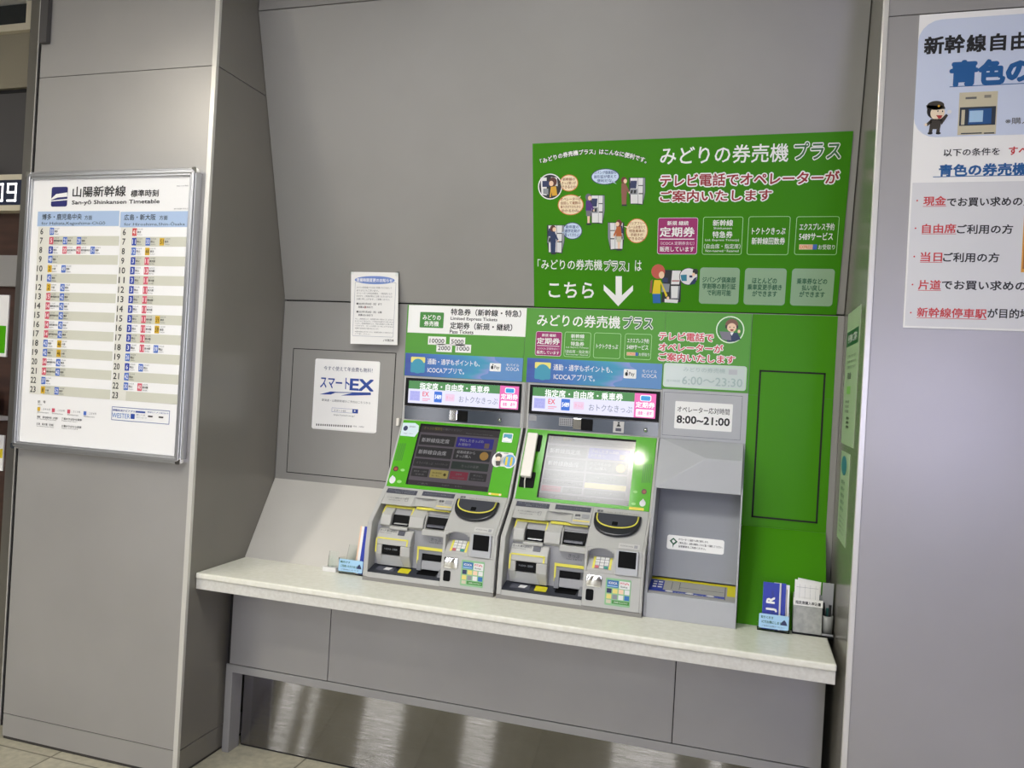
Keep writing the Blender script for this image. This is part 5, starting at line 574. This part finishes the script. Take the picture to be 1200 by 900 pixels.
    q(.021, -.034, .15, -.011, 'label'); q(.173, -.031, .308, -.009, 'label')
    draw(m, S2, ('T', 'お札・きっぷ・カードご利用の方', .085, -.018, .11, .006, 'pg', 0, 3)); draw(m, S2, ('T', 'Bills / Tickets', .1, -.027, .08, .005, 'pg', 0, 3)); draw(m, S2, ('T', 'P クレジットカードをお使いの方', .24, -.02, .11, .007, 'pg', 0, 3))
    draw(m, S2, ('T', 'カードきっぷ 定期券を入れてください', .08, -.056, .09, .007, 'grey4', .01, 1)); draw(m, S2, ('T', 'Insert card or ticket', .07, -.067, .05, .005, 'grey4', 0, 1)); draw(m, S2, ('O', .114, -.069, .126, -.05, 'grey5', 1, .002, .001))
    draw(m, S2, ('T', '紙幣', .264, -.05, .02, .012, 'grey4', .03, 1)); q(.28, -.061, .308, -.043, 'castdark'); draw(m, S2, ('T', 'Notes', .266, -.064, .02, .005, 'grey4', 0, 1)); q(.25, -.078, .312, -.072, 'styel')
    draw(m, S2, ('T', '硬貨', .343, -.018, .022, .011, 'grey4', .03, 1)); draw(m, S2, ('T', 'Coins  まとめて入れてください', .43, -.02, .12, .009, 'grey5b', 0, 1))
    P(m, 'instruction_labels')
    # bill and card slots in the recess
    R1 = Sheet((X, -.09, 1.113), Vector((0, .125, .143)).normalized()); R3 = Sheet((X, -.215, .97), Vector((0, .01, .17)).normalized())
    prof = lambda d0, z0, z1: [(-.16, z1), (-.16-d0*.3, z1+.002), (-.187-d0, (z0+z1)/2+.012), (-.2-d0, z0+.012), (-.198-d0*.6, z0), (-.16, z0)]
    m = MB()
    m.prism(prof(.03, .965, 1.043), X+.034, X+.077, 'cast'); m.prism(prof(.03, .965, 1.043), X+.153, X+.214, 'cast'); m.prism([(-.15, 1.043), (-.172, 1.043), (-.196, 1.014), (-.15, 1.014)], X+.077, X+.153, 'castdark'); m.prism([(-.18, .974), (-.236, .974), (-.236, .962), (-.18, .96)], X+.077, X+.153, 'cast')
    o = P(m, 'bill_slot', bevel=.003); m = MB(); m.prism([(-.15, 1.014), (-.199, 1.014), (-.212, .975), (-.15, .975)], X+.078, X+.152, 'blackslot'); m.build('slot_mouth', o)
    m = MB(); m.prism([(-.19, .985), (-.2215, .985), (-.223, .9825), (-.19, .9825)], X+.09, X+.145, 'silver'); m.build('slot_lip', o)
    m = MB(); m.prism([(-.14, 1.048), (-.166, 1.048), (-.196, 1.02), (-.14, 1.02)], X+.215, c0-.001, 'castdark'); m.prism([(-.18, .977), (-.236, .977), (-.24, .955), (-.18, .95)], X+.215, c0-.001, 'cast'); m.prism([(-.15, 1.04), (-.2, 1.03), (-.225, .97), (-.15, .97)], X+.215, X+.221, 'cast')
    o = P(m, 'note_slot', bevel=.002); m = MB(); m.prism([(-.14, 1.028), (-.19, 1.026), (-.214, .978), (-.15, .978)], X+.221, X+.304, 'blackslot'); m.build('slot_mouth', o)
    m = MB(); m.prism([(-.19, .993), (-.222, .993), (-.226, .9855), (-.19, .9855)], X+.228, X+.298, 'label'); m.build('slot_lip', o)
    m = MB()                                                         # yellow guide lines
    Yt = Sheet((X, -.172, 1.0445), Vector((0, .026, .031)).normalized(), d=.003)
    for a0, a1, yy, zz in ((.034, .155, -.177, 1.046), (.165, .306, -.177, 1.05)): m.prism([(yy, zz), (yy-.008, zz-.004), (yy-.008, zz-.0085), (yy, zz-.007)], X+a0, X+a1, 'yelline')
    m.prism([(-.18, 1.043), (-.2125, 1.016), (-.2135, 1.0165), (-.181, 1.0445)], X+.033, X+.038, 'yelline'); m.prism([(-.18, 1.043), (-.2125, 1.016), (-.2135, 1.0165), (-.181, 1.0445)], X+.153, X+.158, 'yelline'); P(m, 'guide_lines')
    m = MB(); cp = lambda o: [(-.205, .962), (-.226-o, .962), (-.25-o, .93), (-.262-o, .89), (-.262-o, .83), (-.222, .8055), (-.222, .962)]
    m.prism([(-.21, .962), (-.228, .962), (-.252, .93), (-.258, .905), (-.21, .905)], X+.034, X+.178, 'cast'); m.prism([(-.21, .905), (-.258, .905), (-.258, .868), (-.238, .822), (-.21, .822)], X+.034, X+.06, 'cast'); m.prism([(-.21, .905), (-.258, .905), (-.258, .868), (-.236, .822), (-.21, .822)], X+.137, X+.178, 'cast')
    m.prism([(-.2, .905), (-.238, .905), (-.238, .87), (-.2, .87)], X+.06, X+.137, 'inner'); o = P(m, 'card_slot', bevel=.004)
    m = MB(); m.prism([(-.23, .9055), (-.2505, .9055), (-.2555, .871), (-.23, .871)], X+.06, X+.137, 'blackslot'); draw(m, Sheet((X, -.2555, .888), (0, .16, 1)), ('T', '↑ ICOCA・定期券', .098, .002, .055, .0075, 'pg', .01, 1)); m.build('slot_mouth', o)
    m = MB(); n4 = Sheet((X, -.251, .868), Vector((0, -.012, .06)).normalized()); m.slab(n4, [(.058, -.002), (.139, -.002), (.15, -.044), (.052, -.044)], -.004, .001, 'silver'); m.build('chute', o)
    m = MB(); n5 = Sheet((X, -.2275, .9615), Vector((0, .024, .032)).normalized(), d=.002); draw(m, n5, ('T', 'カード 挿入返却口', .075, -.009, .07, .009, 'grey4', .02, 1)); draw(m, n5, ('T', 'Insert / return', .065, -.0185, .05, .0045, 'grey4', 0, 1)); m.rslab(n5, .118, -.024, .146, -.003, 0, .001, 'label'); m.build('slot_label', o)
    m = MB(); n6 = Sheet((X, -.252, .93), Vector((0, .006, .025)).normalized(), d=.0015)
    m.rslab(n6, .04, -.004, .166, .002, 0, .0008, 'yelline'); m.rslab(n6, .162, -.024, .168, .002, 0, .0008, 'yelline'); n7 = Sheet((X, -.258, .905), (0, .004, .037), d=.003); m.rslab(n7, .036, -.03, .041, .024, 0, .0008, 'yelline'); m.build('guide_line', o)
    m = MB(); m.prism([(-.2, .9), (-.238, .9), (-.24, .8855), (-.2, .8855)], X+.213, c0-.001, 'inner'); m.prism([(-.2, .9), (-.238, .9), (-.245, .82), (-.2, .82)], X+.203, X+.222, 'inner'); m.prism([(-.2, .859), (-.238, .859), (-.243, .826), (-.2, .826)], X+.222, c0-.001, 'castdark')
    o = P(m, 'ticket_outlet', bevel=.002); m = MB(); m.prism([(-.2, .8855), (-.236, .8855), (-.238, .8595), (-.2, .8595)], X+.222, X+.296, 'blackslot'); m.build('slot_mouth', o)
    n8 = Sheet((X, -.2385, .9), (0, .02, 1), d=.0015); m = MB(); m.rslab(n8, .206, .0, .3155, .011, 0, .0008, 'yelline'); m.rslab(n8, .202, -.055, .2085, .011, 0, .0008, 'yelline'); m.build('guide_line', o)
    n9 = Sheet((X, -.2168, .94), (0, .06, 1), d=.001); m = MB(); draw(m, n9, ('T', 'きっぷ', .268, -.002, .042, .013, 'grey4', .0, 2)); draw(m, n9, ('T', 'Ticket お取り口', .268, -.014, .058, .006, 'grey4', 0, 2)); m.build('slot_label', o)
    m = MB(); m.prism([(-.205, .8003), (-.2842, .8003), (-.2842, .8045), (-.205, .826)], X+.019, c0-.0005, 'trayblack'); o = P(m, 'tray')
    nt = Sheet((X, -.2842, .8046), Vector((0, .0792, .0215)).normalized()); m = MB(); m.rslab(nt, .045, .014, .118, .05, 0, .0012, 'label', .003); draw(m, nt, ('Q', [(.075, .02), (.1, .02), (.108, .04), (.08, .04)], 'pw', 5, 0)); m.build('tray_label', o)
    m = MB(); m.rslab(nt, .137, .014, .182, .048, 0, .0012, 'yelmark', .004); m.build('yellow_mark', o)
    m = MB(); m.rslab(nt, .212, .02, .29, .06, 0, .001, 'blackslot', .004); m.prism([(-.21, .826), (-.272, .809), (-.272, .816), (-.228, .846), (-.21, .846)], X+.3, c0-.001, 'inner'); m.build('coin_return', o, bevel=.001)
    # coin bowl on the slanted face
    def dshape(a0, a1, bt, d, n=20, e=.6):
        c = (a0+a1)/2; w = (a1-a0)/2
        return [(c+w*math.cos(math.pi+math.pi*i/n), bt-d*abs(math.sin(math.pi*i/n))**e) for i in range(n+1)]
    m = MB(); outer = dshape(.3265, .498, -.038, .094); m.slab(S2, outer, 0, .014, 'bowl'); m.slab(S2, [(a, b-.0) for a, b in dshape(.3265, .498, -.034, .02, e=.3)], 0, .012, 'bowl'); o = P(m, 'coin_bowl', bevel=.005, seg=3)
    inn = dshape(.342, .484, -.039, .055); m = MB(); m.slab(S2, inn, .0141, .0149, 'bowlin'); m.build('bowl_floor', o)
    m = MB(); m.tube([S2.p(a, b, .0155) for a, b in dshape(.338, .488, -.042, .057)], .0028, 'yelline', 8); m.build('yellow_rim', o, smooth=True)
    m = MB(); m.rslab(S2, .397, -.09, .418, -.073, .0149, .0156, 'blackslot', .003); m.build('coin_hole', o)
    # keypad in its arched recess
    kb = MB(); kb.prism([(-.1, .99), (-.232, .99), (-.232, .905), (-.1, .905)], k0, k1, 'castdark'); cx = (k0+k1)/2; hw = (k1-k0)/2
    for i in range(12):                                              # arch corners
        x0_ = k0+2*hw*i/12; x1_ = k0+2*hw*(i+1)/12; zz = .966+.022*math.sqrt(max(0, 1-((x0_+x1_)/2-cx)**2/hw**2))
        kb.prism([(-.232, .9898), (-.2678, .9898), (-.2678-(.99-zz)*.085, zz), (-.232, zz)], x0_, x1_, 'cast')
    kb.prism([(-.232, .952), (-.236, .952), (-.2748, .9128), (-.2752, .9028), (-.232, .9028)], k0+.0005, k1-.0005, 'cast'); K_ = P(kb, 'keypad')
    ks = Sheet((X, -.236, .952), Vector((0, .0388, .0392)).normalized(), d=.0003)
    m = MB(); m.rslab(ks, .345, -.051, .353, -.003, 0, .001, 'yelline'); m.rslab(ks, .404, -.051, .412, -.003, 0, .001, 'yelline'); m.rslab(ks, .353, -.051, .404, -.003, 0, .0006, 'castdark'); m.build('key_surround', K_)
    for r in range(4):
        for c in range(3):
            kk = MB(); mt = 'key' if r < 3 or c == 1 else ('keyr' if c == 0 else 'keyg'); a = .3545+c*.0165; b = -.014-r*.0118
            kk.rslab(ks, a, b, a+.0135, b+.009, .0006, .004, mt, .001); kk.build('key', K_)
    # contactless reader
    m = MB(); m.rslab(S3, .4295, -.0855, .5075, .0, .0, .006, 'silver', .004); o = P(m, 'card_reader', bevel=.0015)
    m = MB(); m.rslab(S3, .4375, -.0605, .4995, -.0035, .006, .0068, 'blackslot', .002); m.build('reader_window', o)
    m = MB(); nb = Sheet((X, -.2625, .995), U2, d=.0006); nb = S2; m.rslab(nb, .433, -.175, .507, -.153, 0, .001, 'labelw', .002); draw(m, nb, ('T', 'ICOCA Suica', .462, -.164, .045, .006, 'grey5', .01, 4)); m.rslab(nb, .488, -.17, .5, -.158, .001, .0016, 'castdark'); m.build('reader_label', o)
    m = MB(); sq = MB()
    for i in range(5):
        for j in range(4): pass
    m.rslab(S3, .328, -.1385, .384, -.097, 0, .004, 'chrome', .006); P(m, 'mirror_tile', bevel=.003, smooth=True)
    m = MB(); m.rslab(S3, .33, -.1865, .3575, -.1475, 0, .0012, 'blackslot', .006); P(m, 'sensor_window')
    # payment sticker
    m = MB(); R_ = lambda a0, b0, a1, b1, c, l=2, r=0: draw(m, S3, ('B', a0, b0, a1, b1, c, l, r))
    R_(.398, -.1945, .4875, -.1005, 'greenst', 1, .004); R_(.4035, -.132, .4435, -.1075, 'stblue', 2); R_(.4465, -.134, .484, -.1075, 'pw', 2); draw(m, S3, ('T', 'ICOCA', .4235, -.117, .03, .008, 'white', .03, 3)); R_(.405, -.129, .441, -.126, 'paleblue', 3)
    for i, c in enumerate(('navy', 'styel', 'peach', 'pw')): R_(.4035+i*.021, -.152, .4205+i*.021, -.1365, c)
    for i, c in enumerate(('styel', 'pg', 'pw', 'stblue')): R_(.4035+i*.021, -.172, .4205+i*.021, -.156, c)
    R_(.4035, -.1875, .42, -.1755, 'cream'); R_(.424, -.1875, .4845, -.1755, 'hgreen'); draw(m, S3, ('T', 'ご利用いただけます', .454, -.1815, .05, .006, 'white', 0, 3)); draw(m, S3, ('T', 'PiTaPa', .465, -.115, .03, .007, 'redp', .02, 3)); draw(m, S3, ('T', 'Suica', .463, -.126, .024, .006, 'gink', .02, 3))
    P(m, 'payment_sticker')
    return t
base('bowl', '23252a', .3); base('bowlin', '3c3e46', .35)
ticket_machine(.596, False); ticket_machine(1.136, True)
m = None
# ------------------------------------------------------------------ operator cabinet
def cabinet():
    x0, x1 = 1.6675, 1.979
    t = thing('operator_cabinet', (1.823, -.14, .7675), 'grey operator service cabinet with a document tray, right of the ticket machines', 'cabinet')
    m = MB(); m.box(x0, x1, -.004, -.0005, 1.379, 1.5645, 'bodygrey'); sh = Sheet((0, -.004, 0))
    for a in ((x0+.006, 1.39, x0+.0072, 1.554), (x1-.0205, 1.39, x1-.0193, 1.554), (x0+.006, 1.39, x1-.0193, 1.3912), (x0+.006, 1.5528, x1-.0193, 1.554)): m.rslab(sh, *a, 0, .0006, 'label')
    o = m.build('header_plate', t); 
    prints('op', Sheet((0, -.0045, 3.0)), o)
    # curved hood over the tray: flat upper slope dissolving into a crease on the right half
    ztop, zbot = 1.3785, 1.2035; m = MB(); a = 1.848; xr = x1-.006
    V = [(x0, -.0045, ztop), (xr, -.0045, ztop), (xr, -.112, 1.322), (a, -.112, 1.322), (x0, -.136, zbot), (xr, -.136, zbot), (x0, -.0005, zbot), (xr, -.0005, zbot), (x0, -.0005, ztop), (xr, -.0005, ztop)]
    m.add(V, [(0, 3, 2, 1), (0, 4, 3), (4, 5, 2, 3), (4, 6, 7, 5), (0, 8, 6, 4), (1, 2, 5, 7, 9), (8, 9, 7, 6), (0, 1, 9, 8)], 'bodygrey')
    o = m.build('hood', t, bevel=.004, seg=3); o.modifiers[0].angle_limit = .12
    m = MB(); m.prism([(-.008, zbot-.001), (-.02, zbot-.001), (-.075, 1.06), (-.135, .885), (-.008, .885)], x0+.012, x1-.006, 'bodyshade'); o = m.build('back_panel', t)
    m = MB(); us = Sheet((0, -.135, .885), Vector((0, .06, .175)).normalized(), d=.0006)
    for op in PR['usticker/lettering#1']: draw(m, us, op, 0, 2.122)
    m.build('instruction_sticker', o)
    for side, a, b in (('side_panel', x0, x0+.011), ('side_panel', x1-.0055, x1)):
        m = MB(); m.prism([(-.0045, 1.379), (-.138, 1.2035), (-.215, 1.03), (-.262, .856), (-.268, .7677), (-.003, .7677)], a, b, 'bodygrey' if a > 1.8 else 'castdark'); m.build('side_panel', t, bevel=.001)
    m = MB(); m.prism([(-.03, .7678), (-.2665, .7678), (-.264, .852), (-.13, .878), (-.03, .878)], x0+.011, x1-.0055, 'bodygrey'); o = m.build('tray', t, bevel=.001)
    n = Sheet((0, -.264, .8525), Vector((0, .134, .026)).normalized(), d=.0006); m = MB()
    D = lambda a0, b0, a1, b1, c, l=1: draw(m, n, ('B', a0, b0, a1, b1, c, l, 0))
    D(1.6795, .012, 1.972, .135, 'traygrey'); D(1.6795, .118, 1.972, .134, 'yelmark', 2); D(1.945, .045, 1.972, .118, 'yelmark', 2)
    D(1.6795, .02, 1.728, .112, 'trayblue', 2); D(1.728, .02, 1.938, .036, 'trayblue', 2); D(1.937, .012, 1.94, .115, 'label', 3)
    for x in (1.755, 1.782): D(x, .05, x+.002, .11, 'label', 3)
    for a, b in ((1.782, 1.85), (1.856, 1.934)): D(a, .068, b, .0705, 'label', 3)
    for i in range(3): D(1.69, .05+i*.021, 1.703, .06+i*.021, 'pw', 3); D(1.708, .05+i*.021, 1.723, .06+i*.021, 'pw', 3)
    for x in (1.75, 1.82, 1.89): draw(m, n, ('E', x, .029, .014, .006, 'pw', 3))
    draw(m, n, ('T', 'こちらの枠の中に置いてください', 1.83, .0225, .17, .006, 'pw', 0, 4)); m.build('placement_markings', o)
base('bodyshade', '92959a', .5, spec=.3)  # body grey darkened to carry the hood's shadow in the recess
cabinet()
# ------------------------------------------------------------------ things on the counter
ZC = .7678
def holder(x0, x1, y, ww, hh, label, leafs, note, loc_name):
    t = thing('leaflet_holder', ((x0+x1)/2, y+.03, ZC), label, 'leaflet holder', 'clear leaflet holders')
    m = MB(); th = .0022; lean = .035
    m.box(x0, x1, y-.002, y+.05, ZC, ZC+.003, 'acrylic')
    m.prism([(y, ZC+.003), (y+th, ZC+.003), (y+th-.006, ZC+.062), (y-.006, ZC+.062)], x0, x1, 'acrylic')
    m.prism([(y+.036, ZC+.003), (y+.036+th, ZC+.003), (y+.036+th+lean, ZC+hh), (y+.036+lean, ZC+hh)], x0+.004, x1-.004, 'acrylic')
    m.prism([(y, ZC+.003), (y+.038, ZC+.003), (y+.05, ZC+hh*.55), (y-.004, ZC+.062)], x0, x0+th, 'acrylic'); m.prism([(y, ZC+.003), (y+.038, ZC+.003), (y+.05, ZC+hh*.55), (y-.004, ZC+.062)], x1-th, x1, 'acrylic')
    m.build('tray', t)
    n = Sheet((0, y-.0062, ZC+.062), Vector((0, .006, .059)).normalized(), d=.0015); m = MB(); m.rslab(n, x0+.004, -.05, x1-.004, -.003, 0, .0008, 'ink_paleblue' if 0 else 'paleblue', .004)
    draw(m, n, ('T', note[0], x0+.004+(x1-x0)*.25, -.014, (x1-x0)*.38, .008, 'gink', .03, 4)); draw(m, n, ('T', note[1], x0+.004+(x1-x0)*.4, -.029, (x1-x0)*.62, .009, 'gink', .03, 4)); draw(m, n, ('T', note[2], x0+.004+(x1-x0)*.45, -.042, (x1-x0)*.7, .005, 'grey4', 0, 4))
    draw(m, n, ('Q', [(x1-.03, -.034), (x1-.008, -.034), (x1-.012, -.024), (x1-.018, -.016), (x1-.026, -.024)], 'navy', 4, 0)); m.build('front_label', t)
    for i, (a, b, h, mats, lab) in enumerate(leafs):
        yy = y+.008+i*.007; s = Sheet((0, yy, ZC+.0035), Vector((0, .2, 1)).normalized()); m = MB(); m.rslab(s, a, 0, b, h, -.003, 0, 'paper')
        for u0, u1, v0, v1, c in mats: draw(m, s, ('B', a+(b-a)*u0, h*v0, a+(b-a)*u1, h*v1, c, 1, 0))
        if i == 0 and loc_name == 'R':
            [draw(m, s, ('C', ch, a+(b-a)*.42, h*vv, .036, math.pi/2, 'white', .05, 2)) for ch, vv in (('J', .52), ('R', .66))]; draw(m, s, ('T', '新幹線をご利用のお客さま', a+(b-a)*.56, h*.6, .008, .09, 'navy', 0, 2))
        tag(m.build('leaflet', loc=((a+b)/2, yy, ZC+.0035)), lab, 'leaflet', 'folded leaflets in holders')
holder(2.049, 2.152, -.236, .1, .165, 'clear leaflet holder with blue leaflets in front of the green cladding', [(2.063, 2.12, .155, [(0, .93, 0, 1, 'leafblue'), (.93, 1, 0, 1, 'paper2')], 'blue leaflet with large white letters, front one in the right holder'), (2.098, 2.137, .155, [(.35, .6, 0, 1, 'pw'), (.62, 1, 0, 1, 'leafblue')], 'white leaflet with one blue stripe behind the solid blue leaflet'), (2.118, 2.149, .15, [(.72, .76, .3, .9, 'brown')], 'rearmost white leaflet at the right end of the right holder')], ('取りくださ', 'ICでお得にします', 'ご自由にお取りください'), 'R')
holder(.468, .58, -.238, .1, .1, 'small clear leaflet holder with pale blue label left of the ticket machines', [(.53, .5865, .185, [(.32, .68, 0, 1, 'leafblue'), (0, .12, 0, 1, 'peach')], 'white leaflet with slanting blue stripe in the left holder')], ('案内です', 'ご利用いただけます', 'ご自由にどうぞ'), 'L')
def clip_stand():
    t = thing('card_stand', (.43, -.22, ZC), 'small empty clear card stand on a white base on the left of the counter', 'card stand')
    m = MB(); m.box(.398, .458, -.245, -.212, ZC, ZC+.018, 'paper2'); m.build('base', t, bevel=.002)
    m = MB(); n = Sheet((0, -.228, ZC+.018), Vector((0, .12, 1)).normalized()); m.rslab(n, .415, 0, .455, .062, 0, .003, 'acrylic', .004); m.rslab(n, .418, 0, .452, .045, .008, .011, 'acrylic', .004); m.tube([(.42, -.234, ZC+.02), (.428, -.22, ZC+.05), (.436, -.234, ZC+.02)], .0025, 'acrylic'); m.build('clip', t)
clip_stand()
def form_box():
    t = thing('form_box', (2.215, -.19, ZC), 'grey form box with pen cup at the right end of the counter', 'form box')
    x0, x1 = 2.163, 2.2535
    m = MB(); m.box(x0-.001, 2.291, -.226, -.155, ZC, ZC+.006, 'bezel'); m.build('base_plate', t)
    m = MB(); m.prism([(-.222, ZC+.006), (-.206, ZC+.006), (-.195, ZC+.108), (-.2085, ZC+.108)], x0, x1, 'greyboard'); m.box(x0, x1, -.17, -.16, ZC+.006, ZC+.125, 'castdark'); m.box(x0, x0+.003, -.206, -.17, ZC+.006, ZC+.1, 'castdark'); m.box(x1-.003, x1, -.206, -.17, ZC+.006, ZC+.1, 'castdark'); m.build('box', t)
    n = Sheet((0, -.222, ZC+.006), Vector((0, .0135, .102)).normalized(), d=.0006); m = MB(); m.rslab(n, x0-.001, .088, x1+.001, .112, 0, .0008, 'paper'); draw(m, n, ('T', '指定席購入申込書', (x0+x1)/2, .098, .08, .011, 'black', .03, 4)); m.build('title_strip', t)
    m = MB(); m.box(2.2545, 2.29, -.224, -.222, ZC+.006, ZC+.012, 'silver'); m.box(2.2545, 2.29, -.17, -.168, ZC+.006, ZC+.17, 'castdark'); m.build('pen_back', t)
    m = MB(); m.lathe((2.2725, -.198, ZC+.006), [(.0165, 0), (.0175, .062), (.0158, .062), (.0148, .003)], 'cupgrey'); m.build('pen_cup', t, smooth=True)
    for i, (a, b, y, h, lean, lab) in enumerate([(2.1655, 2.245, -.194, .168, .02, 'front white application form in the grey form box'), (2.176, 2.251, -.187, .172, .03, 'application form standing behind the front one, slightly higher')]):
        s = Sheet((0, y, ZC+.01), Vector((0, lean, .16)).normalized()); m = MB(); m.slab(s, [(a, 0), (b, 0), (b, h-.012), (a, h-.005)], -.0015, 0, 'paper')
        for k in range(4): draw(m, s, ('B', a+.016+k*.017, .1, a+.0165+k*.017, h-.02, 'pg', 1, 0))
        draw(m, s, ('B', a+.006, h-.03, b-.004, h-.0292, 'pg', 1, 0)); tag(m.build('application_form', loc=((a+b)/2, y, ZC+.01)), lab, 'form', 'forms in the grey box')
    for i, (dx, dy, tx, h, mat, lab) in enumerate([(-.006, 0, -.012, .098, 'pen', 'black pen leaning left in the grey pen cup'), (.006, -.004, .004, .093, 'pen', 'black pen standing upright at the right of the pen cup'), (0, .006, .0, .08, 'penteal', 'short teal pen in the middle of the pen cup')]):
        b = (2.2725+dx*.5, -.198+dy, ZC+.0095); m = MB(); e = (b[0]+tx, b[1]+.008, b[2]+h); md = tuple(b[k]+(e[k]-b[k])*.55 for k in range(3))
        m.tube([b, md], .0042, 'penteal'); m.tube([md, e], .0047, mat); tag(m.build('pen', loc=b), lab, 'pen', 'pens in the cup')
form_box()
# ------------------------------------------------------------------ beyond the left pillar
def left_side():
    m = MB(); m.box(-1.004, -.957, -.455, -.41, 0, CEIL, 'alu2'); m.box(-.956, -.945, -.452, -.41, 0, CEIL, 'gap'); m.box(-.957, -.957+.004, -.4565, -.45, 0, CEIL, 'trimlight')
    structure(m.build('door_2'))
    S0 = -.184; xr = -.86
    m = MB(); m.box(-3.2, xr, S0, -.08, 0, 1.873, 'deepwood'); m.box(-3.2, xr, S0, -.08, 2.017, 2.238, 'deepwood'); m.box(-3.2, xr, S0, -.08, 2.238, 2.782, 'greypanel'); m.box(-3.2, xr, S0, -.08, 2.808, 3.075, 'beige'); m.box(-3.2, xr, S0+.02, -.08, 2.782, 2.808, 'gap'); m.box(-3.2, xr, S0-.026, -.08, 1.873, 2.017, 'wallgrey')
    structure(m.build('wall_shop'))
    m = MB(); m.box(-3.2, xr, S0-.03, S0-.001, 3.062, 3.094, 'cream'); m.box(-1.31, -1.275, S0-.03, S0-.001, 3.094, CEIL-.005, 'cream'); structure(m.build('trim_3'))
    m = MB(); m.box(-3.2, -1.312, S0-.01, S0-.002, 3.096, CEIL-.005, 'darkpane'); m.box(-1.274, xr, S0-.01, S0-.002, 3.096, CEIL-.005, 'beige'); structure(m.build('window_8'))
    t = thing('digital_clock', (-1.46, S0, 2.221), 'wall clock with white digits on a dark face and cream bands, left of the pillar', 'clock')
    m = MB(); m.box(-1.694, -1.235, -.2435, -.185, 2.217, 2.383, 'cream'); m.build('case', t)
    m = MB(); m.box(-1.69, -1.235, -.247, -.243, 2.2425, 2.357, 'facedark'); m.build('face', t)
    m = MB(); n = Sheet((0, -.2475, 2.2995)); w, h = .028, .0425
    def seg(cx, on):
        t_ = .0094; S = dict(a=(-w, h-t_, w, h), g=(-w, -t_/2, w, t_/2), d=(-w, -h, w, -h+t_), f=(-w, 0, -w+t_, h), b=(w-t_, 0, w, h), e=(-w, -h, -w+t_, 0), c=(w-t_, -h, w, 0))
        for k in on: a0, b0, a1, b1 = S[k]; m.rslab(n, cx+a0, b0, cx+a1, b1, 0, .001, 'digit', .0025)
    seg(-1.375, 'abcdef'); seg(-1.296, 'abcdfg'); m.build('digits', t)
    m = MB(); m.box(-1.7, -1.422, -.252, -.2485, 2.225, 2.425, 'paper'); m.box(-1.7, -1.4235, -.2535, -.2518, 2.281, 2.34, 'tealplate'); tag(m.build('white_plate', loc=(-1.56, -.247, 2.225)), 'white plate with blue band covering the left part of the clock', 'plate')
    m = MB(); m.box(-1.66, -1.341, -.191, -.1845, 1.545, 1.834, 'paper'); o = tag(m.build('wall_notice', loc=(-1.5, -.184, 1.545)), 'white and green notice on the brown wall at far left', 'notice')
    m = MB(); m.box(-1.66, -1.35, -.1925, -.1908, 1.562, 1.69, 'fascia'); m.build('green_field', o)
    m = MB(); m.box(-1.9, -1.303, -.371, -.186, 1.252, 1.271, 'paper2'); tag(m.build('wall_shelf', loc=(-1.6, -.28, 1.252)), 'white shelf on the brown wall at far left', 'shelf')
    m = MB(); m.box(-1.49, -1.345, -.337, -.235, 1.2715, 1.388, 'leafblue'); m.box(-1.3449, -1.341, -.337, -.235, 1.2715, 1.388, 'paper'); tag(m.build('blue_box', loc=(-1.42, -.28, 1.2715)), 'blue box with white edge on the shelf at far left', 'box')
    m = MB(); m.lathe((-1.318, -.295, 1.2715), [(.018, 0), (.018, .076), (.01, .09), (.01, .11), (.0001, .112)], 'bezel'); tag(m.build('dark_bottle', loc=(-1.318, -.295, 1.2715)), 'small dark bottle beside the blue box on the shelf', 'bottle')
    m = MB(); m.box(-1.66, -1.324, -.191, -.1845, 1.014, 1.18, 'paper'); m.box(-1.66, -1.328, -.1925, -.1908, 1.074, 1.116, 'gold2'); tag(m.build('wall_notice', loc=(-1.5, -.184, 1.014)), 'white notice with a yellow band under the shelf at far left', 'notice')
    m = MB(); m.rslab(Sheet((0, FR, 0)), -.838, 2.82, -.8, CEIL-.02, .0005, .02, 'greypanel'); tag(m.build('cover_strip', loc=(-.82, FR, 2.82)), 'dark grey cover strip at the top left edge of the left pillar', 'cover strip')
base('alu2', '8f8c86', .3, .8); base('facedark', '2c3246', .3); base('digit', 'ffffff', .4, emit='ffffff', es=1.2); base('tealplate', '2f78a0', .4)
left_side()
